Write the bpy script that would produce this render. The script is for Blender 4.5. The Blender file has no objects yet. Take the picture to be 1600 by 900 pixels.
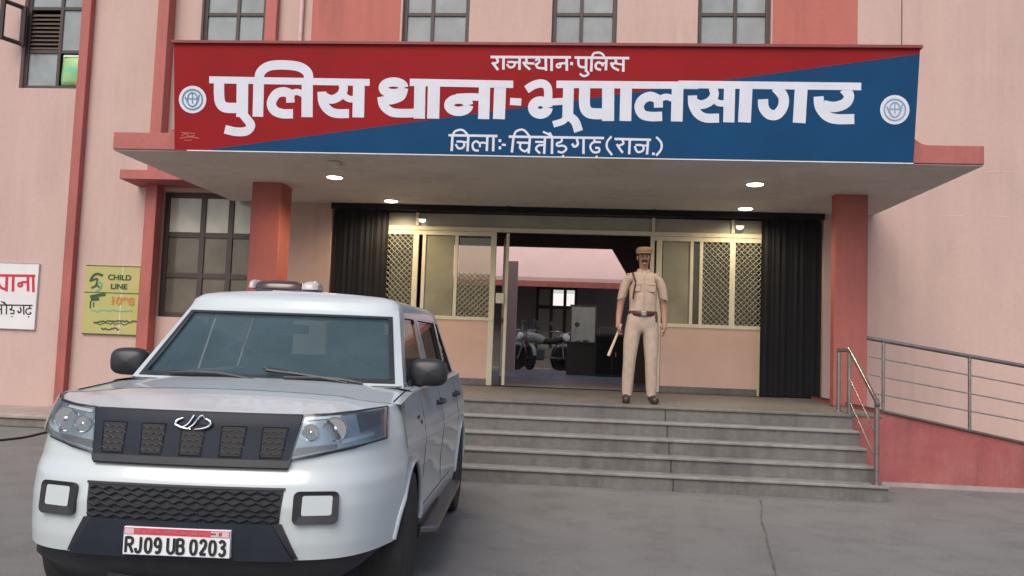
import bpy, bmesh, math, random
from mathutils import Vector, Matrix
R = math.radians
rnd = random.Random(7)
C = bpy.context.scene.collection
sc = bpy.context.scene

# ------------------------------------------------------------------ camera
FPX, YAW, PITCH, ROLL, EYE = 1300.0, .0818, .0684, .0365, 1.42
cy, sy, cp, sp = math.cos(YAW), math.sin(YAW), math.cos(PITCH), math.sin(PITCH)
FW = Vector((-sy*cp, cy*cp, sp)); RT = Vector((cy, sy, 0)); UP = RT.cross(FW)
RT, UP = (RT*math.cos(ROLL)+UP*math.sin(ROLL)), (UP*math.cos(ROLL)-RT*math.sin(ROLL))
cam = bpy.data.objects.new('camera', bpy.data.cameras.new('camera'))
C.objects.link(cam)
cam.data.sensor_width = 36; cam.data.lens = 36*FPX/1600; cam.data.clip_end = 500; cam.data.clip_start = .05
M3 = Matrix((RT, UP, -FW)).transposed()
cam.matrix_world = Matrix.Translation((0, 0, EYE)) @ M3.to_4x4()
sc.camera = cam

# ------------------------------------------------------------------ light
w = bpy.data.worlds.new('World'); sc.world = w; w.use_nodes = True
nt = w.node_tree; nt.nodes.clear()
sky = nt.nodes.new('ShaderNodeTexSky'); sky.sky_type = 'NISHITA'; sky.sun_disc = False
SUN_EL, SUN_AZ = R(48), R(195)          # azimuth clockwise from +Y
sky.sun_elevation = SUN_EL; sky.sun_rotation = SUN_AZ
sky.air_density = 1.0; sky.dust_density = 3.0; sky.ozone_density = 1.0
bg = nt.nodes.new('ShaderNodeBackground'); bg.inputs['Strength'].default_value = .12
wo = nt.nodes.new('ShaderNodeOutputWorld')
nt.links.new(sky.outputs[0], bg.inputs[0]); nt.links.new(bg.outputs[0], wo.inputs[0])
sun = bpy.data.objects.new('sun', bpy.data.lights.new('sun', 'SUN')); C.objects.link(sun)
sun.data.energy = 1.1; sun.data.angle = R(40); sun.data.color = (1, .93, .80)
sd = Vector((math.sin(SUN_AZ)*math.cos(SUN_EL), math.cos(SUN_AZ)*math.cos(SUN_EL), math.sin(SUN_EL)))
sun.rotation_euler = sd.to_track_quat('Z', 'Y').to_euler()
sc.view_settings.view_transform = 'Standard'; sc.view_settings.look = 'None'
sc.view_settings.gamma = 1; sc.view_settings.exposure = .62
sc.cycles.max_bounces = 8; sc.cycles.transparent_max_bounces = 12

# ------------------------------------------------------------------ photo pixel -> place
def ray(x, y): return FW*FPX + RT*(x-800) - UP*(y-450)
def aty(x, y, Y):
    d = ray(x, y); t = Y/d.y; return Vector((d.x*t, Y, EYE+d.z*t))
def atz(x, y, Z):
    d = ray(x, y); t = (Z-EYE)/d.z; return Vector((d.x*t, d.y*t, Z))

# ------------------------------------------------------------------ materials
def mat(name, col, rough=.6, metal=0., var=.12, scale=6., bump=.0, bscale=60., col2=None, spec=.5, coat=0., streak=False, detail=6, stain=0.):
    m = bpy.data.materials.new(name); m.use_nodes = True
    n = m.node_tree.nodes; l = m.node_tree.links
    b = n['Principled BSDF']
    b.inputs['Roughness'].default_value = rough; b.inputs['Metallic'].default_value = metal
    b.inputs['Specular IOR Level'].default_value = spec
    b.inputs['Coat Weight'].default_value = coat
    if coat: b.inputs['Coat Roughness'].default_value = .06
    if var or col2:
        tc = n.new('ShaderNodeTexCoord'); mp = n.new('ShaderNodeMapping')
        if streak: mp.inputs['Scale'].default_value = (1.6, 1.6, .22)
        l.new(tc.outputs['Object'], mp.inputs[0])
        t = n.new('ShaderNodeTexNoise'); t.inputs['Scale'].default_value = scale; t.inputs['Detail'].default_value = detail; t.inputs['Roughness'].default_value = .62
        l.new(mp.outputs[0], t.inputs['Vector'])
        r = n.new('ShaderNodeValToRGB'); r.color_ramp.elements[0].position = .3; r.color_ramp.elements[1].position = .7
        c2 = col2 or tuple(min(1, c*(1+var)) for c in col); c1 = col if col2 else tuple(c*(1-var) for c in col)
        r.color_ramp.elements[0].color = (*c1, 1); r.color_ramp.elements[1].color = (*c2, 1)
        l.new(t.outputs[0], r.inputs[0]); l.new(r.outputs[0], b.inputs['Base Color'])
        if stain:
            m2 = n.new('ShaderNodeMapping'); m2.inputs['Scale'].default_value = (5.5, 5.5, .35); l.new(tc.outputs['Object'], m2.inputs[0])
            t3 = n.new('ShaderNodeTexNoise'); t3.inputs['Scale'].default_value = 1.0; t3.inputs['Detail'].default_value = 7; t3.inputs['Roughness'].default_value = .7; l.new(m2.outputs[0], t3.inputs['Vector'])
            t4 = n.new('ShaderNodeTexNoise'); t4.inputs['Scale'].default_value = .9; t4.inputs['Detail'].default_value = 5; l.new(tc.outputs['Object'], t4.inputs['Vector'])
            t5 = n.new('ShaderNodeTexNoise'); t5.inputs['Scale'].default_value = 14; t5.inputs['Detail'].default_value = 6; t5.inputs['Roughness'].default_value = .75; l.new(tc.outputs['Object'], t5.inputs['Vector'])
            ad = n.new('ShaderNodeMath'); ad.operation = 'MULTIPLY'; l.new(t3.outputs[0], ad.inputs[0]); l.new(t4.outputs[0], ad.inputs[1])
            rr = n.new('ShaderNodeMapRange'); rr.inputs[1].default_value = .24; rr.inputs[2].default_value = .40; rr.inputs[3].default_value = 1.0; rr.inputs[4].default_value = 1-stain; l.new(ad.outputs[0], rr.inputs[0])
            r5 = n.new('ShaderNodeMapRange'); r5.inputs[1].default_value = .35; r5.inputs[2].default_value = .68; r5.inputs[3].default_value = 1-stain*.35; r5.inputs[4].default_value = 1.03; l.new(t5.outputs[0], r5.inputs[0])
            mm = n.new('ShaderNodeMath'); mm.operation = 'MULTIPLY'; l.new(rr.outputs[0], mm.inputs[0]); l.new(r5.outputs[0], mm.inputs[1])
            vm = n.new('ShaderNodeVectorMath'); vm.operation = 'SCALE'; l.new(r.outputs[0], vm.inputs[0]); l.new(mm.outputs[0], vm.inputs['Scale']); l.new(vm.outputs[0], b.inputs['Base Color'])
        rm = n.new('ShaderNodeMapRange')
        if coat: return m
        rm.inputs[3].default_value = max(.02, rough-.08); rm.inputs[4].default_value = min(1, rough+.1)
        l.new(t.outputs[0], rm.inputs[0]); l.new(rm.outputs[0], b.inputs['Roughness'])
        if bump:
            t2 = n.new('ShaderNodeTexNoise'); t2.inputs['Scale'].default_value = bscale; t2.inputs['Detail'].default_value = 4
            l.new(tc.outputs['Object'], t2.inputs['Vector'])
            bp = n.new('ShaderNodeBump'); bp.inputs['Strength'].default_value = bump; bp.inputs['Distance'].default_value = .01
            l.new(t2.outputs[0], bp.inputs['Height']); l.new(bp.outputs[0], b.inputs['Normal'])
    else:
        b.inputs['Base Color'].default_value = (*col, 1)
    return m
def emit(name, col, s):
    m = bpy.data.materials.new(name); m.use_nodes = True; n = m.node_tree.nodes; n.clear()
    e = n.new('ShaderNodeEmission'); e.inputs[0].default_value = (*col, 1); e.inputs[1].default_value = s
    o = n.new('ShaderNodeOutputMaterial'); m.node_tree.links.new(e.outputs[0], o.inputs[0]); return m
def glass(name, tint, refl=1.0, rough=.02, alpha=.0, acol=(.1, .1, .1)):
    """thin pane: tinted see-through + a film of dirt, painted haze on the windscreen (acol, alpha) + fresnel reflection"""
    m = bpy.data.materials.new(name); m.use_nodes = True; n = m.node_tree.nodes; l = m.node_tree.links; n.clear()
    tr = n.new('ShaderNodeBsdfTransparent'); tr.inputs[0].default_value = (*tint, 1)
    df = n.new('ShaderNodeBsdfDiffuse'); df.inputs[0].default_value = (*acol, 1)
    gl = n.new('ShaderNodeBsdfGlossy'); gl.inputs['Roughness'].default_value = rough
    mx = n.new('ShaderNodeMixShader'); mx.inputs[0].default_value = alpha
    tc = n.new('ShaderNodeTexCoord'); nz = n.new('ShaderNodeTexNoise'); nz.inputs['Scale'].default_value = 3; nz.inputs['Detail'].default_value = 5
    l.new(tc.outputs['Object'], nz.inputs['Vector'])
    mr = n.new('ShaderNodeMapRange'); mr.inputs[3].default_value = alpha*.5; mr.inputs[4].default_value = min(1, alpha*1.5)
    l.new(nz.outputs[0], mr.inputs[0]); l.new(mr.outputs[0], mx.inputs[0])
    l.new(tr.outputs[0], mx.inputs[1]); l.new(df.outputs[0], mx.inputs[2])
    lw = n.new('ShaderNodeFresnel'); lw.inputs[0].default_value = 1.5
    mu = n.new('ShaderNodeMath'); mu.operation = 'MULTIPLY'; mu.inputs[1].default_value = refl; mu.use_clamp = True
    l.new(lw.outputs[0], mu.inputs[0])
    m2 = n.new('ShaderNodeMixShader'); l.new(mu.outputs[0], m2.inputs[0]); l.new(mx.outputs[0], m2.inputs[1]); l.new(gl.outputs[0], m2.inputs[2])
    o = n.new('ShaderNodeOutputMaterial'); l.new(m2.outputs[0], o.inputs[0]); return m

M = dict(
    pink=mat('pink_wall_paint', (.505, .355, .315), .8, var=.05, scale=1.3, bump=.35, bscale=60, streak=True, stain=.09),
    pinkwarm=mat('peach_panel_paint', (.60, .40, .33), .7, var=.06, scale=3),
    red=mat('red_trim_paint', (.40, .112, .095), .65, var=.12, scale=2.2, bump=.3, bscale=70, streak=True, stain=.2),
    redpanel=mat('salmon_red_paint', (.43, .13, .105), .75, var=.08, scale=1.5, bump=.25, streak=True, stain=.2),
    ramp=mat('ramp_red_paint', (.29, .065, .065), .75, col2=(.35, .12, .11), scale=2.4, bump=.4, stain=.3),
    soffit=mat('grey_soffit_plaster', (.62, .59, .55), .85, var=.08, scale=1.2, bump=.25, stain=.15),
    ground=None,
    step=mat('grey_stone_tile', (.150, .137, .126), .55, var=.16, scale=7, bump=.25, bscale=120, stain=.3),
    nose=mat('pale_stone_nosing', (.25, .235, .22), .5, var=.14, scale=9, stain=.3),
    floor=mat('hall_floor_tile', (.30, .28, .27), .35, var=.1, scale=3),
    joint=mat('dark_joint', (.035, .033, .033), .9),
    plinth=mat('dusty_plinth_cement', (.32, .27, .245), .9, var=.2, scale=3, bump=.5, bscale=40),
    plinthside=mat('dark_kerb_cement', (.12, .11, .095), .95, col2=(.24, .21, .19), scale=4, bump=.5),  # kerb side darker than the ledge top, mottled at random
    frame=mat('brown_window_paint', (.050, .033, .030), .5, var=.15, scale=8),
    pane=glass('frosted_window_pane', (.25, .3, .3), 1.0, .08, .92, (.36, .40, .40)),
    paneold=glass('dusty_window_pane', (.35, .34, .3), .9, .06, .55, (.20, .18, .155)),
    curtain=mat('pale_curtain_cloth', (.5, .52, .5), .9, var=.2, scale=4),
    slat=mat('brown_louvre_slats', (.10, .075, .055), .7),
    signred=mat('sign_red_vinyl', (.275, .010, .013), .68, var=.10, scale=1.1, spec=.2, bump=.5, bscale=2.2),
    signblue=mat('sign_blue_vinyl', (.0045, .054, .145), .68, var=.12, scale=1.1, spec=.2, bump=.5, bscale=2.2),
    letter=mat('white_letter_vinyl', (.66, .67, .75), .5, var=.05, scale=4),
    signback=mat('sign_frame_metal', (.19, .03, .03), .5),
    steelbox=mat('sign_side_sheet', (.62, .42, .40), .6),
    alu=mat('cream_aluminium', (.60, .56, .43), .4, var=.08, scale=8, metal=.0),
    pglass=glass('partition_glass', (.80, .80, .72), .8, .03, .07, (.34, .33, .24)),
    frost=glass('frosted_partition_glass', (.3, .3, .22), .8, .15, .75, (.34, .32, .22)),
    transom=mat('grey_transom_panel', (.30, .30, .26), .35, var=.12, scale=2),
    mesh=mat('grille_mesh_metal', (.42, .40, .33), .4, metal=.4),
    shutter=mat('black_shutter_steel', (.010, .010, .013), .65, var=.3, scale=5, spec=.25),
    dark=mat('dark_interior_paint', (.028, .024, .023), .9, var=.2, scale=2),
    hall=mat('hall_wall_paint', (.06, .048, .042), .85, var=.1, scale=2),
    steel=mat('brushed_steel', (.36, .32, .31), .28, metal=.9, var=.12, scale=14),
    steeldark=mat('dull_steel', (.19, .175, .17), .35, metal=.8, var=.12, scale=14),
    white=mat('white_car_paint', (.485, .53, .545), .28, var=.035, scale=2.5, coat=.6),
    black=mat('black_plastic', (.022, .023, .027), .42, var=.2, scale=10),
    blackgl=mat('gloss_black_plastic', (.024, .029, .040), .38, var=.15, scale=6, spec=.12),
    rubber=mat('tyre_rubber', (.02, .019, .019), .8, var=.25, scale=20, bump=.3),
    rim=mat('wheel_steel', (.36, .36, .36), .4, metal=.7),
    chrome=mat('chrome', (.8, .82, .84), .12, metal=1., var=0),
    lamp=mat('headlight_reflector', (.25, .29, .31), .18, metal=.6, col2=(.52, .56, .58), scale=11),
    lampb=mat('headlight_bright_bowl', (.74, .78, .8), .2, metal=.2, var=.1),
    carglass=glass('tinted_car_glass', (.28, .40, .43), 1.7, .02, .17, (.22, .36, .39)),  # teal film paints a reflected haze over the windscreen
    cglass=glass('clear_lamp_glass', (.8, .85, .87), 1.3, .03, .05, (.5, .5, .5)),
    sideglass=glass('dark_car_glass', (.50, .54, .55), 1.2, .02, .04),
    seat=mat('grey_seat_cloth', (.30, .33, .34), .9, var=.2),
    dash=mat('dashboard_plastic', (.045, .05, .055), .6),
    amber=mat('dark_red_lens', (.05, .022, .02), .2, var=.2, coat=.4),
    clearlens=mat('pale_lens', (.45, .40, .41), .2, var=.1),
    plate=mat('plate_white', (.72, .73, .75), .4, var=.05),
    platered=mat('plate_red', (.55, .05, .09), .5, var=.3, scale=20),
    ink=mat('black_ink', (.012, .012, .014), .6),
    grey=mat('grey_sticker', (.3, .32, .35), .6),
    redink=mat('red_ink', (.5, .02, .05), .6),
    boardw=mat('white_board', (.66, .64, .64), .55, var=.06, scale=3),
    poster=mat('green_poster', (.36, .38, .10), .55, col2=(.46, .38, .17), scale=3.2),
    posterink=mat('poster_dark_green', (.03, .07, .03), .6),
    posterteal=mat('poster_teal', (.12, .33, .22), .6),
    posterorange=mat('poster_orange', (.47, .19, .05), .6),
    khaki=mat('khaki_cloth', (.44, .325, .245), .9, var=.12, scale=18, bump=.9, bscale=16),
    khakit=mat('khaki_trouser_cloth', (.43, .325, .255), .9, var=.12, scale=14, bump=.9, bscale=12),
    skin=mat('brown_skin', (.33, .17, .11), .6, var=.1, scale=20),
    hair=mat('black_hair', (.014, .012, .011), .7),
    cap=mat('khaki_cap_cloth', (.26, .16, .09), .9, var=.15, scale=20),
    belt=mat('maroon_leather', (.06, .015, .012), .45),
    shoe=mat('dark_brown_leather', (.03, .018, .014), .35),
    wood=mat('pale_cane_wood', (.52, .40, .30), .6),
    awning=mat('pale_pink_awning_plaster', (.60, .42, .40), .85, var=.08, scale=.8),
    farwall=mat('far_grey_wall', (.19, .165, .155), .9, var=.2, scale=1),
    brightpane=emit('bright_far_panes', (.85, .80, .78), .75),  # emission paints the brightness into these panes, no light behind them
    desk=mat('dark_wood_desk', (.075, .07, .058), .5),
    paper=mat('pale_paper', (.24, .24, .225), .7),
    bike=mat('dark_bike_metal', (.10, .10, .10), .35, metal=.3, var=.2),
    tank=mat('grey_bike_tank', (.30, .29, .28), .3, var=.2),
    lamp_on=emit('lit_lamp_disc', (1, .90, .66), 6.5),
    reflection_glow=emit('lamp_reflection_glow', (1, .93, .8), 1.3),  # glow painted for lamp reflections, no lamp of its own
    oldtop=glass('pale_dusty_pane', (.4, .4, .35), 1.0, .1, .96, (.62, .61, .52)),
    lampmesh=mat('grey_mesh_plastic', (.07, .075, .085), .45),
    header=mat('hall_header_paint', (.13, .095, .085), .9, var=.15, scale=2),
    cable=mat('black_cable_rubber', (.02, .02, .02), .7),
    green=mat('green_printed_plastic', (.06, .50, .36), .3, col2=(.46, .52, .12), scale=6),
    pale=mat('pale_green_plastic', (.6, .75, .68), .4),
    slabside=mat('cornice_red_paint', (.40, .12, .105), .7, var=.1, scale=2, bump=.25, stain=.3),
)
def ground_mat():
    m = bpy.data.materials.new('worn_grey_concrete'); m.use_nodes = True
    n = m.node_tree.nodes; l = m.node_tree.links; b = n['Principled BSDF']
    tc = n.new('ShaderNodeTexCoord')
    def noise(s, d=8, ro=.6):
        t = n.new('ShaderNodeTexNoise'); t.inputs['Scale'].default_value = s; t.inputs['Detail'].default_value = d; t.inputs['Roughness'].default_value = ro
        l.new(tc.outputs['Object'], t.inputs['Vector']); return t
    a, c, e = noise(.55), noise(2.4, 10, .68), noise(70, 4, .75)
    r = n.new('ShaderNodeValToRGB'); r.color_ramp.elements[0].position = .33; r.color_ramp.elements[1].position = .68
    r.color_ramp.elements[0].color = (.180, .174, .171, 1); r.color_ramp.elements[1].color = (.212, .205, .201, 1)
    l.new(a.outputs[0], r.inputs[0])
    r2 = n.new('ShaderNodeValToRGB'); r2.color_ramp.elements[0].position = .36; r2.color_ramp.elements[1].position = .52
    r2.color_ramp.elements[0].color = (.82, .815, .81, 1); r2.color_ramp.elements[1].color = (1, 1, 1, 1)
    l.new(c.outputs[0], r2.inputs[0])
    r3 = n.new('ShaderNodeValToRGB'); r3.color_ramp.elements[0].position = .3; r3.color_ramp.elements[1].position = .7
    r3.color_ramp.elements[0].color = (.66, .66, .66, 1); r3.color_ramp.elements[1].color = (1.08, 1.08, 1.08, 1)
    l.new(e.outputs[0], r3.inputs[0])
    x = n.new('ShaderNodeMixRGB'); x.blend_type = 'MULTIPLY'; x.inputs[0].default_value = 1
    l.new(r.outputs[0], x.inputs[1]); l.new(r2.outputs[0], x.inputs[2])
    y = n.new('ShaderNodeMixRGB'); y.blend_type = 'MULTIPLY'; y.inputs[0].default_value = 1
    l.new(x.outputs[0], y.inputs[1]); l.new(r3.outputs[0], y.inputs[2]); l.new(y.outputs[0], b.inputs['Base Color'])
    b.inputs['Roughness'].default_value = .8
    bp = n.new('ShaderNodeBump'); bp.inputs['Strength'].default_value = .35; bp.inputs['Distance'].default_value = .01
    l.new(e.outputs[0], bp.inputs['Height']); l.new(bp.outputs[0], b.inputs['Normal'])
    return m
M['ground'] = ground_mat()

# ------------------------------------------------------------------ builders
def tag(o, label=None, cat=None, group=None, kind=None):
    if label: o['label'] = label
    if cat: o['category'] = cat
    if group: o['group'] = group
    if kind: o['kind'] = kind
    return o
def thing(name, label, cat, loc=(0, 0, 0), rz=0, group=None):
    o = bpy.data.objects.new(name, None); C.objects.link(o); o.location = loc; o.rotation_euler = (0, 0, rz)
    o.empty_display_size = .2
    return tag(o, label, cat, group)

class B:
    """collects shapes, then links them as one mesh object"""
    def __init__(s): s.bm = bmesh.new()
    def face(s, pts):
        try: return s.bm.faces.new([s.bm.verts.new(p) for p in pts])
        except ValueError: return None
    def box(s, a, b):
        x0, x1 = sorted((a[0], b[0])); y0, y1 = sorted((a[1], b[1])); z0, z1 = sorted((a[2], b[2]))
        return s.hexa([(x0, y0, z0), (x1, y0, z0), (x1, y1, z0), (x0, y1, z0)], [(x0, y0, z1), (x1, y0, z1), (x1, y1, z1), (x0, y1, z1)])
    def hexa(s, lo, hi):
        v = [s.bm.verts.new(p) for p in list(lo)+list(hi)]
        for q in ((3, 2, 1, 0), (4, 5, 6, 7), (0, 1, 5, 4), (1, 2, 6, 5), (2, 3, 7, 6), (3, 0, 4, 7)): s.bm.faces.new([v[i] for i in q])
        return s
    def prism(s, pts, d):
        d = Vector(d); a = [s.bm.verts.new(p) for p in pts]; b = [s.bm.verts.new(Vector(p)+d) for p in pts]
        n = len(pts); s.bm.faces.new(a[::-1]); s.bm.faces.new(b)
        for i in range(n): s.bm.faces.new([a[i], a[(i+1) % n], b[(i+1) % n], b[i]])
        return s
    def tube(s, pts, r, n=8, closed=False):
        pts = [Vector(p) for p in pts]; m = len(pts)
        rr = r if isinstance(r, (list, tuple)) else [r]*m
        rings = []; up = None
        for i, p in enumerate(pts):
            if closed: t = pts[(i+1) % m]-pts[i-1]
            else: t = pts[min(i+1, m-1)]-pts[max(i-1, 0)]
            t.normalize()
            if up is None:
                up = Vector((0, 0, 1)) if abs(t.z) < .9 else Vector((1, 0, 0))
            a = t.cross(up)
            if a.length < 1e-5: a = t.orthogonal()
            a.normalize(); up = a.cross(t).normalized()
            rings.append([s.bm.verts.new(p+(a*math.cos(k*2*math.pi/n)+up*math.sin(k*2*math.pi/n))*rr[i]) for k in range(n)])
        last = m if closed else m-1
        for i in range(last):
            p, q = rings[i], rings[(i+1) % m]
            for k in range(n): s.bm.faces.new([p[k], p[(k+1) % n], q[(k+1) % n], q[k]])
        if not closed: s.bm.faces.new(rings[0][::-1]); s.bm.faces.new(rings[-1])
        return s
    def lathe(s, prof, n=32, axis='Z', c=(0, 0, 0)):
        c = Vector(c); rings = []
        for r_, h_ in prof:
            ring = []
            for k in range(n):
                a = 2*math.pi*k/n; x, y = r_*math.cos(a), r_*math.sin(a)
                p = {'Z': (x, y, h_), 'X': (h_, x, y), 'Y': (x, h_, y)}[axis]
                ring.append(s.bm.verts.new(c+Vector(p)))
            rings.append(ring)
        for p, q in zip(rings, rings[1:]):
            for k in range(n): s.bm.faces.new([p[k], p[(k+1) % n], q[(k+1) % n], q[k]])
        if prof[0][0] > 1e-6: s.bm.faces.new(rings[0][::-1])
        if prof[-1][0] > 1e-6: s.bm.faces.new(rings[-1])
        return s
    def grid(s, P, flip=False):
        V = [[s.bm.verts.new(p) for p in row] for row in P]
        for i in range(len(V)-1):
            for j in range(len(V[0])-1):
                q = [V[i][j], V[i][j+1], V[i+1][j+1], V[i+1][j]]
                s.bm.faces.new(q[::-1] if flip else q)
        return s
    def obj(s, name, m, parent=None, bevel=0, smooth=None, sub=0, loc=None, weld=False, solid=0, norm=True):
        if weld: bmesh.ops.remove_doubles(s.bm, verts=s.bm.verts, dist=.0004)
        if norm: bmesh.ops.recalc_face_normals(s.bm, faces=s.bm.faces)
        me = bpy.data.meshes.new(name); s.bm.to_mesh(me); s.bm.free()
        for mm in (m if isinstance(m, list) else [m]): me.materials.append(mm)
        o = bpy.data.objects.new(name, me); C.objects.link(o)
        if parent: o.parent = parent
        if loc: o.location = loc
        if solid:
            d = o.modifiers.new('solid', 'SOLIDIFY'); d.thickness = solid; d.offset = -1
        if bevel:
            d = o.modifiers.new('bevel', 'BEVEL'); d.width = bevel; d.segments = 2; d.limit_method = 'ANGLE'; d.angle_limit = R(40); d.harden_normals = False
        if sub:
            d = o.modifiers.new('sub', 'SUBSURF'); d.levels = sub; d.render_levels = sub
        if smooth:
            for f in me.polygons: f.use_smooth = True
            me.set_sharp_from_angle(angle=R(smooth))
        return o

def smoothline(pts, k=5):
    if len(pts) < 3: return [Vector(p) for p in pts]
    P = [Vector(p) for p in pts]; P = [P[0]*2-P[1]]+P+[P[-1]*2-P[-2]]; out = []
    for i in range(1, len(P)-2):
        for j in range(k):
            t = j/k; a, b, c, d = P[i-1], P[i], P[i+1], P[i+2]
            out.append(.5*((2*b)+(c-a)*t+(2*a-5*b+4*c-d)*t*t+(3*b-a-3*c+d)*t*t*t))
    out.append(P[-2]); return out
_lift = [0]
def ribbon(b, pts, wd, mp, nrm, base=.0):
    """flat painted stroke: pts in lettering units, mp maps a 2-D point to the board, each stroke a hair above the last"""
    P = smoothline([(p[0], p[1]) for p in pts]); n = len(P); prev = None
    if n == 2:
        P = [P[0].lerp(P[1], i/3) for i in range(4)]; n = 4
    _lift[0] = (_lift[0]+1) % 24
    for i in range(n):
        t = P[min(i+1, n-1)]-P[max(i-1, 0)]
        if t.length < 1e-6: continue
        t.normalize(); a = Vector((-t.y, t.x))*wd/2
        hgt = base+.0012+_lift[0]*.0001+i*.00002
        L, Rr = mp(P[i]+a)+nrm*hgt, mp(P[i]-a)+nrm*hgt
        cur = (b.bm.verts.new(L), b.bm.verts.new(Rr))
        if prev: b.bm.faces.new([prev[0], prev[1], cur[1], cur[0]])
        prev = cur
def ring(c, rx, ry, n=16): return [(c[0]+rx*math.cos(2*math.pi*i/n), c[1]+ry*math.sin(2*math.pi*i/n)) for i in range(n+1)]

def text_mesh(s, name, m, parent, mw, size, bold=0., squeeze=1., align='CENTER'):
    cu = bpy.data.curves.new(name, 'FONT'); cu.body = s; cu.size = size; cu.offset = bold; cu.align_x = align; cu.align_y = 'CENTER'; cu.extrude = .0006
    t = bpy.data.objects.new(name+'_tmp', cu); C.objects.link(t)
    dg = bpy.context.evaluated_depsgraph_get(); me = bpy.data.meshes.new_from_object(t.evaluated_get(dg))
    bpy.data.objects.remove(t); bpy.data.curves.remove(cu)
    me.transform(mw @ Matrix.Diagonal((squeeze, 1, 1, 1)))
    me.materials.clear(); me.materials.append(m); me.name = name
    o = bpy.data.objects.new(name, me); C.objects.link(o); o.parent = parent
    return o

# ------------------------------------------------------------------ levels
ZP = .79                 # entrance platform
YW = 12.6                # main wall face
YS = 9.2                 # canopy front
ZS = 3.53                # soffit
YT, TR = 9.55, .225      # top step edge, tread
XR = 3.11                # right end of the steps
RISE = ZP/5
def wx(x, y, Y=YW): return aty(x, y, Y).x
def wz(x, y, Y=YW): return aty(x, y, Y).z

# ------------------------------------------------------------------ setting
b = B(); b.grid([[(x, y, 0) for x in (-60, -12, -6, 0, 6, 12, 60)] for y in (-60, -10, 0, 5, 10, 20, 60)], flip=True)
tag(b.obj('ground', M['ground']), 'worn grey concrete yard in front of the station', kind='structure')

# crack in the concrete
crk = thing('pavement_crack', 'dark crack running from the steps across the concrete', 'crack'); crk['kind'] = 'structure'
b = B()
cpts = [atz(x, y, 0) for x, y in ((1188, 781), (1191, 795), (1189, 812), (1196, 830), (1199, 848), (1204, 866), (1209, 884), (1213, 905))]
prev = None
for i, p in enumerate(smoothline(cpts, 4)):
    ww = .004+.006*rnd.random()
    cur = [b.bm.verts.new((p.x-ww+rnd.uniform(-.008, .008), p.y, .004)), b.bm.verts.new((p.x+ww, p.y, .004))]
    if prev: b.bm.faces.new([prev[0], prev[1], cur[1], cur[0]])
    prev = cur
b.obj('crack_line', mat('dusty_crack', (.10, .093, .092), .9), crk)

# ------------------------------------------------------------------ main building
bld = thing('police_station', 'two storey pink police station with red trim and a deep entrance canopy', 'building', (0, YW, 0))
def L(p): return (p[0], p[1]-YW, p[2])
class BL(B):
    """world coordinates, parented under the building's empty"""
    def obj(s, name, m, parent=None, **k):
        for v in s.bm.verts: v.co.y -= YW
        return super().obj(name, m, parent or bld, **k)
def holewall(b, x0, x1, z0, z1, holes, Y0, Y1):
    xs = sorted({x0, x1, *[h[0] for h in holes], *[h[1] for h in holes]}); zs = sorted({z0, z1, *[h[2] for h in holes], *[h[3] for h in holes]})
    def solid(i, j):
        if not (0 <= i < len(xs)-1 and 0 <= j < len(zs)-1): return False
        cx, cz = (xs[i]+xs[i+1])/2, (zs[j]+zs[j+1])/2
        return not any(h[0] < cx < h[1] and h[2] < cz < h[3] for h in holes)
    for i in range(len(xs)-1):
        for j in range(len(zs)-1):
            if not solid(i, j): continue
            a, c, d, e = xs[i], xs[i+1], zs[j], zs[j+1]
            b.face([(a, Y0, d), (c, Y0, d), (c, Y0, e), (a, Y0, e)]); b.face([(c, Y1, d), (a, Y1, d), (a, Y1, e), (c, Y1, e)])
            if not solid(i-1, j): b.face([(a, Y1, d), (a, Y0, d), (a, Y0, e), (a, Y1, e)])
            if not solid(i+1, j): b.face([(c, Y0, d), (c, Y1, d), (c, Y1, e), (c, Y0, e)])
            if not solid(i, j-1): b.face([(a, Y1, d), (c, Y1, d), (c, Y0, d), (a, Y0, d)])
            if not solid(i, j+1): b.face([(a, Y0, e), (c, Y0, e), (c, Y1, e), (a, Y1, e)])
ZTOP = 8.6
# openings
OX0, OX1, OZ1 = wx(512, 460), wx(1286, 460), wz(900, 331)
winL = (wx(247, 400), wx(398, 400), wz(320, 497), wz(320, 300))
def upw(a, c): return (wx(a, 40), wx(c, 40), 5.35, 7.55)
ups = [upw(314, 414), upw(628, 733), upw(862, 964), upw(1090, 1205)]
winF = (wx(32, 100), wx(137, 100), wz(80, 138), 7.45)
XL0, XL1 = -14.5, 12.5
b = BL(); holewall(b, XL0, XL1, 0, ZTOP, [(OX0, OX1, ZP, OZ1), winL, winF]+ups, YW, YW+.3)
b.obj('front_wall', M['pink'], norm=True)
b = BL(); b.box((XL0, YW+.3, 0), (XL0+.3, 16.2, ZTOP)); b.box((XL1-.3, YW+.3, 0), (XL1, 16.2, ZTOP)); b.box((XL0, YW-.12, ZTOP), (XL1, 16.4, ZTOP+.35)); holewall(b, XL0+.3, XL1-.3, 0, ZTOP, [(OX0, OX1, ZP, 3.6)], 16.1, 16.19)
b.obj('side_wall_and_roof', M['pink'])
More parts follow.
